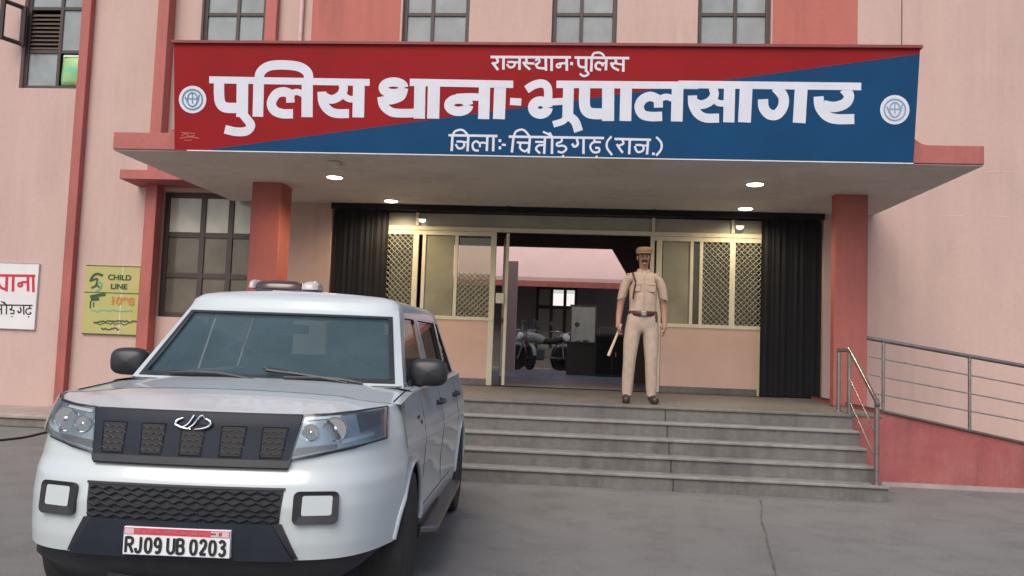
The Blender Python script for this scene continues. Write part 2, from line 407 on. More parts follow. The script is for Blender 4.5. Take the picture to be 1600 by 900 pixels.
# hall
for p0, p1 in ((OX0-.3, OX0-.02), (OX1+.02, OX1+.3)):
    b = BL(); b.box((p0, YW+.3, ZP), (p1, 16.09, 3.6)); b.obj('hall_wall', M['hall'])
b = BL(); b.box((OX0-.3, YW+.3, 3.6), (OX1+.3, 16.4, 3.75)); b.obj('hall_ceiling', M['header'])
hz = wz(850, 385, 16.2)
xh0, xh1, xh2 = wx(640, 400, 16.2), wx(957, 386, 16.2), wx(986, 430, 16.2)
b = BL(); b.prism([(OX0, 16.2, hz), (xh1, 16.2, hz), (xh2, 16.2, wz(986, 438, 16.2)), (xh2, 16.2, ZP), (OX1, 16.2, ZP), (OX1, 16.2, 3.6), (OX0, 16.2, 3.6)], (0, .2, 0))
b.obj('hall_rear_beam', M['header'])
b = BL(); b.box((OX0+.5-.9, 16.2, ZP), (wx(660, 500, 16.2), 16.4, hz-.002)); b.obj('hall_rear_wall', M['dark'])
b = BL(); b.box((OX0-.3, YW+.02, ZP-.1), (OX1+.3, 30, ZP)); b.obj('hall_floor', M['floor'])
# upper floor rooms behind the windows
for wv in ups+[winF, winL]:
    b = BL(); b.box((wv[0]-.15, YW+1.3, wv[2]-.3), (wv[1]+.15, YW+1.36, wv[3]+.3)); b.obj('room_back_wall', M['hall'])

# red painted fields, pilasters
for p0, p1 in ((487, 625), (1207, 1340)):
    b = BL(); b.box((wx(p0, 40), YW-.004, 5.0), (wx(p1, 40), YW, ZTOP-.01)); b.obj('red_wall_panel', M['redpanel'])
def pil(px, py, wdt, proj, z0=0, z1=ZTOP-.01):
    x = wx(px, py); b = BL(); b.box((x, YW-proj, z0), (x+wdt, YW, z1)); return b.obj('pilaster', M['red'], bevel=.01)
pil(113, 320, .155, .13); pil(237.5, 320, .185, .22)
b = BL(); b.box((wx(418, 40), YW-.12, 5.0), (wx(436, 40), YW, ZTOP-.01)); b.obj('pilaster', M['red'], bevel=.01)
# downpipe + hairlines on the right wall
b = BL(); b.tube([(wx(472, 40), YW-.05, 4.4), (wx(472, 40), YW-.05, ZTOP)], .035, 10); b.obj('drain_pipe', M['steelbox'], smooth=40)
b = BL(); x = wx(1409, 40); b.box((x-.006, YW-.003, wz(1409, 215)), (x+.006, YW, ZTOP)); b.obj('wall_joint', M['joint'])
for (x0, x1, y) in ((1472, 1506, 336.5), (1538, 1575, 337.5), (1540, 1600, 268)):
    b = BL(); p, q = aty(x0, y, YW), aty(x1, y+.5, YW); b.box((p.x, YW-.002, p.z-.006), (q.x, YW, p.z+.006)); b.obj('hairline_crack', M['pinkwarm'])

# windows
def window(h, Y, cols, rows, fr=.07, bar=.055, pane='pane', curtain=True, skip=(), top=None):
    x0, x1, z0, z1 = h
    b = BL()
    b.box((x0, Y, z0), (x0+fr, Y+.07, z1)); b.box((x1-fr, Y, z0), (x1, Y+.07, z1)); b.box((x0+fr, Y, z0), (x1-fr, Y+.07, z0+fr)); b.box((x0+fr, Y, z1-fr), (x1-fr, Y+.07, z1))
    for c in cols: b.box((c-bar/2, Y+.004, z0+fr), (c+bar/2, Y+.066, z1-fr))
    edges = [x0+fr]+[v for c in cols for v in (c-bar/2, c+bar/2)]+[x1-fr]
    for r_ in rows:
        for k in range(0, len(edges), 2): b.box((edges[k], Y+.008, r_-bar/2), (edges[k+1], Y+.062, r_+bar/2))
    o = b.obj('window', M['frame'], bevel=.004)
    b = BL()
    zz = [z0+fr]+sorted(rows)+[z1-fr]; xx = [x0+fr]+list(cols)+[x1-fr]
    for i in range(len(xx)-1):
        for j in range(len(zz)-1):
            if (i, j) in skip or (top and j == len(zz)-2): continue
            b.box((xx[i], Y+.03, zz[j]), (xx[i+1], Y+.036, zz[j+1]))
    b.obj('pane', M[pane], o)
    if top:
        b = BL(); [b.box((xx[i], Y+.03, zz[-2]), (xx[i+1], Y+.036, zz[-1])) for i in range(len(xx)-1)]; b.obj('upper_pane', M[top], o)
    if curtain:
        b = BL(); n = 40
        for i in range(n):
            xa, xb = x0+(x1-x0)*i/n, x0+(x1-x0)*(i+1)/n
            ya, yb = Y+.2+.03*math.sin(i*1.7), Y+.2+.03*math.sin((i+1)*1.7)
            b.face([(xa, ya, z0+.02), (xb, yb, z0+.02), (xb, yb, z1-.02), (xa, ya, z1-.02)])
        b.obj('curtain', M['curtain'], o, smooth=80)
    return o
for h, cx in zip(ups, (368, 674, 908, 1150)):
    window(h, YW+.08, [wx(cx, 40)], [wz(cx, 19), 6.95+.3])
wf = window(winF, YW+.08, [wx(86, 100)], [wz(86, 10), wz(90, 78)], curtain=False, skip=((0, 1), (1, 0)))
# louvred part and open casement of the far left window
b = BL(); z0, z1 = wz(60, 74), wz(60, 16)
for k in range(9):
    z = z0+(z1-z0)*(k+.5)/9; b.hexa([(winF[0]+.07, YW+.10, z-.03), (wx(86, 100)-.03, YW+.10, z-.03), (wx(86, 100)-.03, YW+.15, z+.02), (winF[0]+.07, YW+.15, z+.02)],
                                 [(winF[0]+.07, YW+.10, z-.02), (wx(86, 100)-.03, YW+.10, z-.02), (wx(86, 100)-.03, YW+.15, z+.03), (winF[0]+.07, YW+.15, z+.03)])
b.obj('louvre', M['slat'], wf)
b = BL(); hx = winF[0]+.02; za, zb = wz(40, 70), wz(40, 14)
ey = YW-.34; ex = aty(1, 58, ey).x
for z in (za, zb): b.tube([(hx, YW-.02, z), (ex, ey, z)], .036, 6)
b.tube([(ex, ey, za-.03), (ex, ey, zb+.03)], .04, 6); b.tube([(hx, YW-.03, za-.03), (hx, YW-.03, zb+.03)], .045, 6)
b.obj('open_sash', M['frame'], wf)
# big old window under the ledge
wl = window(winL, YW+.12, [wx(308, 400), wx(352, 400)], [wz(320, 366), wz(320, 430)], fr=.08, bar=.085, pane='paneold', curtain=False, top='oldtop')
b = BL()
for k, px in enumerate((276, 283, 330, 368)):
    x = wx(px, 400); b.box((x-.04, YW+.3, winL[2]+.1), (x+.04, YW+.34, winL[3]-.75))
b.obj('inner_bars', M['frame'], wl)
b = BL()
for k in range(7):
    x = winL[0]+.15+k*.19; z = winL[3]-.5+.06*rnd.random(); b.box((x, YW+.3, z), (x+.13+.05*rnd.random(), YW+.33, z+.08+.1*rnd.random()))
b.obj('stacked_papers', M['boardw'], wl)

# canopy
SL, SR = aty(175.7, 232.9, YS).x, aty(1538.3, 256.5, YS).x
SLT = aty(175.7, 205, YS).z
ZSL = (aty(175.7, 232.9, YS).z+aty(1538.3, 256.5, YS).z)/2; ZST = (SLT+aty(1538, 229, YS).z)/2
b = BL(); b.box((SL, YS, ZSL), (SR, YW, ZST)); b.obj('canopy_slab', M['slabside'], bevel=.008)
b = BL(); b.box((SL+.0, YS+.02, ZSL-.012), (SR, YW, ZSL-.003)); b.obj('canopy_soffit', M['soffit'])
ZSo = ZSL-.012
# ledge over the old window
YL = YW-.55
lz1, lz0 = aty(188, 264.5, YL).z, aty(188, 279, YL).z
lx0, lx1 = aty(187, 270, YL).x, wx(396, 300)+.1
b = BL(); b.hexa([(lx0, YL, lz0), (lx1, YL, lz0), (lx1, YW, lz0-.02), (lx0, YW, lz0-.02)], [(lx0, YL, lz1), (lx1, YL, lz1), (lx1, YW, lz1+.03), (lx0, YW, lz1+.03)])
b.obj('window_ledge', M['slabside'], bevel=.006)
# columns
YC = 11.0
for x0, x1, yy in ((394, 440, 290), (1305, 1357, 304)):
    a, c = aty(x0, yy, YC).x, aty(x1, yy, YC).x
    b = BL(); b.box((a, YC, 0 if x0 < 1000 else ZP), (c, YC+(.43 if x0 < 1000 else .16), ZSo)); b.obj('column', M['red'], bevel=.012)
# dark lintel above the opening and small hook stubs
b = BL(); b.box((OX0, YW-.06, OZ1-.04), (OX1, YW+.0, OZ1+.10)); b.box((wx(792, 330), YW-.1, OZ1), (wx(798, 330), YW-.06, OZ1+.17)); b.box((wx(1018, 330), YW-.1, OZ1), (wx(1025, 330), YW-.06, OZ1+.17))
b.obj('shutter_rail', M['shutter'])
# folded steel shutters
def shutter(px0, px1):
    x0, x1 = wx(px0, 480), wx(px1, 480); b = BL(); n = int((x1-x0)/.042)
    pts = []
    for i in range(n+1): pts.append((x0+(x1-x0)*i/n, YW+.06+(.010 if i % 2 else 0)))
    for (xa, ya), (xb, yb) in zip(pts, pts[1:]):
        b.face([(xa, ya, ZP+.01), (xb, yb, ZP+.01), (xb, yb, OZ1-.045), (xa, ya, OZ1-.045)])
    for k in range(0, n, 3): b.box((pts[k][0]-.004, YW+.046, ZP+.01), (pts[k][0]+.004, YW+.055, OZ1-.045))
    return b.obj('folding_shutter', M['shutter'], solid=.004)
shutter(514, 600); shutter(1190, 1284)

# aluminium and glass entrance partition
YP = YW+.17
def px(x, y=480): return aty(x, y, YP).x
def pz(y, x=900): return aty(x, y, YP).z
ZB, ZSI = pz(363), pz(506, 1000)
part = bpy.data.objects.new('entrance_partition', None); C.objects.link(part); part.parent = bld
class BP(BL):
    def obj(s, name, m, parent=None, **k): return super().obj(name, m, parent or part, **k)
xa, xb, xd0, xd1 = px(600), px(1188), px(772), px(1017)
b = BP()
def bar(x, w_, z0, z1, d=.05, y=YP): b.box((x-w_/2, y-d/2, z0), (x+w_/2, y+d/2, z1))
b.box((xa, YP-.04, ZB-.03), (xb, YP+.04, ZB+.035))
for x, wv in ((px(768), .085), (px(1028), .085)): bar(x, wv, ZP, ZB-.03)
for x, wv in ((px(646), .085), (px(659), .055), (px(710), .055), (px(1079), .05), (px(1094), .05), (px(1143), .085)): bar(x, wv, ZSI+.02, ZB-.1)
bar(xb-.02, .04, ZP, ZSI-.036)
for x, wv in ((px(653, 345), .05), (px(1021, 345), .05), (px(1145, 345), .05)): b.box((x-wv/2, YP-.05, ZB+.035), (x+wv/2, YP-.02, OZ1-.045))
b.box((xa, YP-.032, ZSI-.035), (xd0, YP+.032, ZSI+.02)); b.box((px(1020), YP-.032, ZSI-.035), (xb, YP+.032, ZSI+.02))
b.box((xa, YP-.028, ZB-.10), (xd0, YP+.028, ZB-.032)); b.box((px(1020), YP-.028, ZB-.10), (xb, YP+.028, ZB-.032))
b.obj('frame', M['alu'], bevel=.004)
b = BP(); b.box((xa, YP+.0, ZB+.04), (xb, YP+.02, OZ1-.05)); b.obj('transom', M['transom'])
for x0, x1 in ((xa, xd0-.08), (px(1033), xb-.042)):
    b = BP(); b.box((x0, YP-.02, ZP+.10), (x1, YP+.02, ZSI-.036)); b.obj('lower_panel', M['pinkwarm'])
for x0, x1 in ((xa, xd0-.08), (px(1033), xb-.042)):
    b = BP(); b.box((x0, YP-.026, ZP), (x1, YP+.026, ZP+.098)); b.obj('skirting', M['step'])
for p0, p1, nm, mm in ((600, 641, 'clear_glass', 'pglass'), (714, 764, 'clear_glass', 'pglass'), (1097, 1138, 'clear_glass', 'pglass'), (1148, 1188, 'clear_glass', 'pglass'), (1082, 1091, 'clear_glass', 'pglass'), (662, 706, 'frosted_glass', 'frost'), (1034, 1076, 'frosted_glass', 'frost')):
    b = BP(); b.box((px(p0), YP-.003, ZSI+.02), (px(p1), YP+.003, ZB-.1)); b.obj(nm, M[mm])
def lattice(x0, x1, z0, z1, y=YP-.022, s=.085):
    b = BP()
    for sg in (1, -1):
        k = -int((z1-z0)/s)-2
        while x0+k*s < x1+(z1-z0)+s:
            xs = x0+k*s
            # line x = xs + sg*(z-z0)
            pts = []
            za, zb2 = z0, z1; xs2 = xs if sg > 0 else xs
            fa = lambda z: xs2+sg*(z-z0)
            lo, hi = (za, zb2)
            if sg > 0: lo, hi = max(lo, z0+x0-xs2), min(hi, z0+x1-xs2)
            else: lo, hi = max(lo, z0+xs2-x1), min(hi, z0+xs2-x0)
            if hi-lo > .01:
                b.tube([(fa(lo), y+.004*sg, lo), (fa(hi), y+.004*sg, hi)], .0075, 4)
            k += 1
    return b.obj('diamond_grille', M['mesh'])
lattice(xa, px(641), ZSI+.02, ZB-.1); lattice(px(714), px(764), ZSI+.02, pz(432)); lattice(px(1097), px(1139), ZSI+.02, ZB-.1); lattice(px(1148), xb, ZSI+.02, ZB-.1)
# right hand jamb of the door and the open door leaf seen nearly edge on
b = BP(); b.box((xd1-.03, YP-.03, ZP), (xd1+.03, YP+.03, ZB-.03)); b.obj('door_jamb', M['alu'])
xh = px(788)
b = BP()
ang = R(98)
def dl(s, z, t=0): return (xh+s*math.cos(ang)-t*math.sin(ang)*1, YP-.02+s*math.sin(ang)*1, z)
for s0, s1 in ((0, .07), (.83, .9)):
    b.hexa([dl(s0, ZP+.01), dl(s1, ZP+.01), dl(s1, ZP+.01, -.045), dl(s0, ZP+.01, -.045)], [dl(s0, ZB-.04), dl(s1, ZB-.04), dl(s1, ZB-.04, -.045), dl(s0, ZB-.04, -.045)])
for z0, z1 in ((ZP+.01, ZP+.12), (ZSI-.04, ZSI+.03), (ZB-.12, ZB-.04)):
    b.hexa([dl(.07, z0), dl(.83, z0), dl(.83, z0, -.045), dl(.07, z0, -.045)], [dl(.07, z1), dl(.83, z1), dl(.83, z1, -.045), dl(.07, z1, -.045)])
b.box((px(776)-.015, YP-.05, pz(478)), (px(786)+.01, YP-.035, pz(462)))
b.obj('door_leaf', M['alu'], bevel=.004)

# ------------------------------------------------------------------ steps, platform, ramp, plinth
st = thing('entrance_steps', 'five grey stone steps rising to the station entrance', 'steps', (0, YT, 0))
def stepbox(b, a, c): b.box((a[0], a[1]-YT, a[2]), (c[0], c[1]-YT, c[2]))
XLs = -5.0
for i in range(5):
    z = ZP-RISE*i; y = YT-TR*i
    xr = XR if i == 4 else XR-.06
    b = B(); stepbox(b, (XLs, y, 0), (xr, (y+TR) if i else YW+.02, z-.028)); 
    b.obj('riser' if i else 'landing', M['step'], st)
    b = B(); stepbox(b, (XLs, y-.022, z-.028), (xr, (y+TR-.004) if i else YW+.02, z-.001 if i else z)); b.obj('tread', M['step'] if i == 0 else M['nose'], st, bevel=.006)
b = B()
for jx in (1.0, -1.3):
    for i in range(5):
        z = ZP-RISE*i; y = YT-TR*i; stepbox(b, (jx-.006, y-.003, z-RISE), (jx+.006, y, z-.03))
b.obj('tile_joint', M['joint'], st)

# ramp
YR = 9.72
rx0 = aty(1378, 640, YR).x; rzA = aty(1378, 640, YR).z; rzB = aty(1600, 691, YR).z; rxB = aty(1600, 691, YR).x
slope = (rzB-rzA)/(rxB-rx0); rxE = rx0+(.03-rzA)/slope
XPL = XR-.06
rmp = thing('access_ramp', 'red painted side wall of the sloping access ramp right of the steps', 'ramp', (rx0, YR, 0))
b = B(); P0 = [(XPL+.004-rx0, 0, 0), (rxE-rx0, 0, 0), (rxE-rx0, 0, .03), (0, 0, rzA-.024), (0, 0, ZP-.03), (XPL+.004-rx0, 0, ZP-.03)]
b.prism(P0, (0, YW-YR-.02, 0)); b.obj('side_wall', M['ramp'], rmp)
b = B(); b.box((XPL+.004-rx0, -.012, ZP-.028), (.0, YW-YR-.02, ZP-.0005)); b.obj('landing', M['step'], rmp)
b = B(); b.hexa([(0, -.03, rzA-.022), (rxE-rx0, -.03, .032), (rxE-rx0, YW-YR-.02, .032), (0, YW-YR-.02, rzA-.022)], [(0, -.03, rzA), (rxE-rx0, -.03, .054), (rxE-rx0, YW-YR-.02, .054), (0, YW-YR-.02, rzA)])
b.obj('ramp_slab', M['steeldark'], rmp)
b = B(); b.box((.0, -.012, 0), (rxE-rx0-.3, -.001, .05)); b.obj('mortar_skirt', M['plinth'], rmp)

# ramp railing (stainless)
def rl(x, y): return aty(x, y, YR+.05)
rr = thing('ramp_railing', 'dark stainless railing with three thin bars along the red ramp', 'railing', (rx0, YR+.05, 0))
off = Vector((rx0, YR+.05, 0))
a0, a1 = rl(1355, 528), rl(1600, 572); dx = (a1-a0)/(a1.x-a0.x)
def along(p0, x): return p0+dx*(x-p0.x)
xEnd = rxE-.3
b = B(); b.tube([a0-off, along(a0, xEnd)-off], .024, 10); b.obj('handrail', M['steeldark'], rr, smooth=50)
for y0, y1 in ((557, 608), (585, 637), (613, 664)):
    p = rl(1358, y0-.0); q = rl(1600, y1-6); b = B(); b.tube([p-off, p+(q-p)*((xEnd-p.x)/(q.x-p.x))-off], .0075, 8); b.obj('thin_bar', M['steel'], rr, smooth=50)
xp1, xp2 = rl(1380, 600).x, rl(1515, 600).x
for k in range(5):
    x = xp1+(xp2-xp1)*k
    zt = along(a0, x).z; zb = rzA+slope*(x-rx0) if x > rx0 else rzA
    b = B(); b.tube([Vector((x, YR+.05, zb))-off, Vector((x, YR+.05, zt))-off], .018, 10); b.obj('post', M['steel'], rr, smooth=50)

# stair railing
XN = XPL-.035
ytop, ybot = YT+.35, YT-4*TR+.06
sr_ = thing('stair_railing', 'short shiny steel handrail sloping down the right end of the steps', 'railing', (XN, ybot, 0)); off = Vector((XN, ybot, 0))
zt_, zb_ = aty(1346, 548, YT).z, aty(1373, 628, ybot).z
pT, pB = Vector((XN, YT, zt_)), Vector((XN, ybot, zb_))
b = B(); b.tube(smoothline([pT+Vector((0, .42, .0)), pT+Vector((0, .08, .0)), pT-Vector((0, .05, .03)), pB+Vector((0, .03, .02)), pB-Vector((0, .01, .03))], 5), .024, 10)
for v in b.bm.verts: v.co -= off
b.obj('handrail', M['steel'], sr_, smooth=50)
for kz in (.33, .58):
    b = B(); b.tube([Vector((XN, YT-.02, zt_-kz))-off, Vector((XN, ybot+.01, zb_-kz))-off], .011, 8); b.obj('thin_bar', M['steel'], sr_, smooth=50)
for y, z0, z1 in ((YT+.02, ZP, zt_), (YT+.40, ZP, zt_), (ybot, RISE, zb_+.03)):
    b = B(); b.tube([Vector((XN, y, z0))-off, Vector((XN, y, z1))-off], .024, 10); b.lathe([(.045, z0), (.045, z0+.012)], 16, c=(0, y-off.y, 0)); b.obj('post', M['steel'], sr_, smooth=50)

# left plinth
plz = aty(60, 635, YW).z; ply = 11.35
pl = thing('wall_plinth', 'dusty raised cement ledge along the foot of the left wall', 'ledge', (-9, ply, 0))
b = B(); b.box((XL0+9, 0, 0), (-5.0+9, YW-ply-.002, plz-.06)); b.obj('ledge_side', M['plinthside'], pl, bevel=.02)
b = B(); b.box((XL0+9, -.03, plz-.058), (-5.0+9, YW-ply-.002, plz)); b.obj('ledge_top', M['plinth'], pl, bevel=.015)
b = B(); 
for k in range(5):
    x = -9.6+rnd.random()*1.8; y = .2+rnd.random()*.9; s = .04+.05*rnd.random()
    b.lathe([(s, 0), (s*.8, s*.45), (s*.2, s*.6)], 7, c=(x+9, y, plz))
b.obj('rubble', M['plinth'], pl)
tag(B().tube(smoothline([atz(-60, 694, .012), atz(0, 688, .012), atz(40, 683, .012), atz(75, 675, .012), atz(140, 664, .012), atz(260, 660, .012)], 6), .016, 8).obj('rubber_hose', M['cable'], smooth=50), 'thin black hose lying on the ground before the left ledge', 'hose')

# ------------------------------------------------------------------ sign board over the canopy
sg = thing('station_signboard', 'long red and blue board with big white Hindi lettering above the entrance', 'signboard', (0, YS, ZSL))
zb0 = ZSL-.005
TILT = .172; ztop = (aty(278, 72, YS-TILT).z+aty(1440, 76, YS-TILT).z)/2
sx0, sx1 = aty(275, 234, YS).x, aty(1425, 256, YS).x
YF = YS-.035
nrm = Vector((0, -(ztop-zb0), -TILT)).normalized()
Po = Vector((0, YF, zb0))
def onsign(p):
    d = ray(p[0], p[1]); o = Vector((0, 0, EYE)); t = (Po-o).dot(nrm)/d.dot(nrm); return o+d*t
def sgn(p): return Vector(p)-Vector((0, YS, ZSL))
def tilt_y(z): return -TILT*(z-zb0)/(ztop-zb0)
class BS(B):
    def obj(s, name, m, parent=None, **k):
        for v in s.bm.verts: v.co -= Vector((0, YS, ZSL))
        return super().obj(name, m, parent or sg, **k)
b = BS()
b.hexa([(sx0, YF+.006, zb0), (sx1, YF+.006, zb0), (sx1, YF+.10, zb0), (sx0, YF+.10, zb0)], [(sx0, YF+.006-TILT, ztop), (sx1, YF+.006-TILT, ztop), (sx1, YF+.10-TILT, ztop), (sx0, YF+.10-TILT, ztop)])
b.obj('board_back', M['steelbox'])
c0, c1, c2, c3 = Vector((sx0, YF, zb0)), Vector((sx1, YF, zb0)), Vector((sx1, YF-TILT, ztop)), Vector((sx0, YF-TILT, ztop))
e0, e1 = onsign((318, 235)), onsign((1438, 84)); sp0 = c0.lerp(c1, (e0.x-c0.x)/(c1.x-c0.x)); sp1 = c1.lerp(c2, (e1.z-c1.z)/(c2.z-c1.z))
b = BS(); b.face([c0, sp0, sp1, c2, c3])
b.obj('red_field', M['signred'])
b = BS(); b.face([sp0, c1, sp1]); b.obj('blue_field', M['signblue'])
b = BS(); b.hexa([(sx0-.02, YF-TILT-.03, ztop), (sx1+.02, YF-TILT-.03, ztop), (sx1+.02, YF-TILT+.12, ztop), (sx0-.02, YF-TILT+.12, ztop)], [(sx0-.02, YF-TILT-.03, ztop+.035), (sx1+.02, YF-TILT-.03, ztop+.035), (sx1+.02, YF-TILT+.12, ztop+.035), (sx0-.02, YF-TILT+.12, ztop+.035)])
b.obj('top_trim', M['signback'], bevel=.004)
b = BS(); b.box((sx0+.15, YF-.004, zb0-.012), (sx1, YF+.01, zb0-.001)); b.obj('bottom_trim', M['boardw'])

def letters(name, strokes, ox, oy, s, m, parent, mp, nrm, cls, base=0.):
    b = cls()
    for wd, pts in strokes: ribbon(b, [(ox+p[0]/s, oy+p[1]/s) for p in pts], wd/s, mp, nrm, base)
    return b.obj(name, m, parent, norm=False)
A_ = [(62, [(40, 198), (1472, 222)]), (92, [(128, 200), (128, 330), (140, 405), (185, 445), (300, 450)]), (104, [(337, 200), (333, 530)]), (78, [(335, 500), (385, 560), (412, 608), (372, 656), (280, 662), (180, 640)]),
      (95, [(482, 200), (474, 528)]), (84, [(482, 220), (500, 130), (580, 75), (720, 66), (850, 85), (920, 140), (926, 220)]),
      (100, [(916, 210), (913, 532)]), (84, [(775, 330), (710, 306), (640, 325), (596, 400), (618, 468), (690, 500), (788, 502)]), (74, [(763, 310), (765, 402)]), (56, [(765, 330), (820, 306), (885, 330)]),
      (104, [(1377, 205), (1370, 534)]), (78, [(1232, 225), (1238, 285), (1205, 342), (1130, 374), (1050, 340)]), (80, [(1046, 305), (1054, 395), (1100, 465), (1170, 498), (1288, 500)]), (58, [(1225, 320), (1280, 366), (1340, 372)])]
B_ = [(82, ring((200, 213), 92, 52)), (74, [(292, 235), (265, 292), (190, 322), (105, 330)]), (78, [(92, 292), (112, 372), (180, 428), (280, 440), (440, 436)]), (100, [(436, 165), (430, 488)]), (66, [(345, 164), (1268, 182)]), (108, [(561, 180), (553, 488)]),
      (100, [(1013, 185), (1004, 492)]), (66, [(960, 296), (860, 294), (760, 300)]), (84, ring((782, 368), 88, 55)), (106, [(1152, 185), (1140, 492)]), (64, [(1240, 334), (1340, 340)])]
C_ = [(74, [(72, 172), (140, 130), (215, 118), (262, 160), (266, 300)]), (88, ring((196, 332), 66, 56)), (62, [(290, 282), (410, 276)]), (66, [(340, 124), (1605, 134)]), (96, [(448, 130), (440, 420)]), (58, [(440, 400), (400, 452), (310, 482)]), (80, [(440, 400), (505, 455), (538, 545)]),
      (98, [(592, 150), (590, 300), (612, 362), (660, 385), (760, 388)]), (108, [(802, 130), (800, 452)]), (104, [(962, 150), (955, 452)]), (104, [(1422, 140), (1413, 456)]), (84, [(1255, 262), (1180, 232), (1110, 260), (1078, 322), (1105, 390), (1180, 412), (1283, 410)]), (80, [(1248, 240), (1250, 332)]), (58, [(1250, 262), (1320, 236), (1400, 262)])]
D_ = [(50, [(0, 92), (1202, 106)]), (74, [(337, 100), (331, 342)]), (58, [(228, 115), (236, 162), (206, 205), (150, 226), (98, 208)]), (60, [(92, 165), (96, 228), (128, 285), (180, 313), (267, 314)]), (42, [(225, 185), (262, 214), (305, 218)]), (84, [(446, 105), (434, 342)]),
      (84, [(808, 110), (794, 346)]), (68, [(640, 110), (688, 170), (688, 235), (650, 288), (600, 290), (562, 248), (556, 190)]), (68, [(1090, 120), (1122, 165), (1100, 215), (1030, 240), (955, 230)]), (66, [(922, 172), (930, 240), (975, 298), (1040, 320), (1157, 320)])]
bb = BS()
for S, ox, oy, s in ((A_, 320, 90, 5.714), (B_, 580, 100, 5.714), (C_, 810, 110, 5.714), (D_, 1060, 110, 4.2105)):
    for wd, pts in S: ribbon(bb, [(ox+p[0]/s, oy+p[1]/s) for p in pts], wd/s, onsign, nrm)
bb.obj('station_name_lettering', M['letter'], norm=False)
F_ = [(26, [(105, 58), (910, 62)]), (24, [(165, 65), (178, 105), (135, 128)]), (25, [(122, 112), (152, 150), (182, 188)]), (26, [(236, 60), (234, 184)]),
      (22, [(268, 130), (300, 162), (340, 150), (342, 112), (275, 108)]), (22, [(340, 112), (400, 112)]), (26, [(397, 60), (394, 186)]), (24, [(458, 65), (466, 105), (430, 124)]), (24, [(430, 108), (462, 150), (502, 184)]), (22, [(466, 120), (545, 124)]),
      (22, [(552, 95), (580, 78), (596, 100), (575, 126), (556, 130)]), (24, [(556, 126), (580, 165), (650, 172)]), (26, [(657, 60), (660, 195)]), (26, [(716, 60), (716, 198)]), (20, ring((786, 146), 20, 18)), (22, [(790, 124), (865, 120)]), (26, [(866, 60), (869, 196)]), (32, [(902, 124), (930, 126)]),
      (26, [(945, 64), (1492, 70)]), (24, [(985, 70), (985, 130), (1008, 158), (1060, 160)]), (26, [(1062, 66), (1060, 204)]), (22, [(1060, 196), (1084, 228), (1040, 250), (998, 226)]), (26, [(1117, 66), (1112, 204)]), (22, [(1117, 66), (1138, 24), (1190, 14), (1230, 34), (1242, 68)]),
      (26, [(1264, 68), (1258, 192)]), (24, [(1225, 130), (1190, 112), (1160, 130), (1162, 170), (1210, 188)]), (22, [(1225, 150), (1228, 124), (1262, 120)]), (24, [(1350, 72), (1360, 108), (1325, 130)]), (24, [(1310, 112), (1330, 160), (1390, 192)]), (20, [(1355, 122), (1430, 136)]), (26, [(1435, 70), (1432, 206)])]
letters('state_police_lettering', F_, 750, 80, 6.4, M['letter'], None, onsign, nrm, BS)
E_ = [(17, [(48, 50), (388, 56)]), (17, [(76, 50), (70, 160)]), (15, [(76, 52), (96, 22), (145, 14), (188, 54)]), (15, [(98, 112), (118, 142), (152, 132), (152, 98), (104, 94)]), (14, [(150, 98), (188, 98)]), (17, [(186, 54), (180, 162)]),
      (15, [(268, 112), (242, 92), (216, 112), (224, 150), (258, 158)]), (14, [(266, 134), (270, 104), (312, 104)]), (17, [(318, 55), (314, 160)]), (17, [(361, 55), (358, 162)]), (20, [(396, 88), (414, 88)]), (20, [(396, 138), (414, 138)]), (15, [(418, 116), (446, 118)]),
      (17, [(466, 60), (1128, 70)]), (17, [(500, 60), (488, 170)]), (15, [(500, 60), (520, 22), (570, 14), (614, 62)]), (15, [(522, 100), (606, 104)]), (15, [(548, 102), (546, 140), (578, 162), (606, 140)]), (17, [(614, 60), (604, 176)]),
      (15, [(650, 96), (714, 98)]), (15, [(712, 118), (672, 122), (656, 148), (684, 176)]), (17, [(718, 65), (712, 180)]), (17, [(768, 65), (766, 180)]), (14, [(768, 62), (748, 30)]), (14, [(764, 62), (738, 42), (704, 26)]),
      (15, [(834, 70), (832, 94), (802, 106), (806, 124), (848, 124), (866, 146), (838, 170), (806, 162)]), (16, [(836, 196), (852, 196)]), (17, [(906, 108), (922, 130), (946, 112), (938, 74)]), (17, [(986, 70), (985, 180)]),
      (15, [(1062, 70), (1060, 96)]), (15, [(1106, 98), (1054, 100), (1032, 130), (1052, 166), (1090, 166), (1092, 140), (1066, 138)]), (16, [(1068, 200), (1084, 200)]), (15, [(1180, 58), (1150, 96), (1150, 140), (1184, 188)]),
      (17, [(1200, 76), (1454, 82)]), (15, [(1252, 80), (1262, 108), (1224, 126)]), (16, [(1216, 112), (1240, 148), (1258, 172)]), (17, [(1307, 80), (1302, 182)]), (15, [(1340, 126), (1360, 166), (1398, 156), (1396, 122), (1346, 118)]), (14, [(1392, 122), (1432, 122)]), (17, [(1434, 82), (1426, 184)]), (18, [(1462, 178), (1480, 180)]), (15, [(1490, 62), (1524, 100), (1524, 148), (1490, 192)])]
letters('district_lettering', E_, 690, 200, 4.444, M['letter'], None, onsign, nrm, BS)
letters('painter_mark', [(1.4, [(283, 207), (305, 209)]), (1.6, [(281, 216), (296, 214), (311, 216)]), (1.4, [(284, 212), (290, 209), (296, 213), (305, 212)]), (1.2, [(288, 219), (300, 219)])], 0, 0, 1, M['redpanel'], None, onsign, nrm, BS)
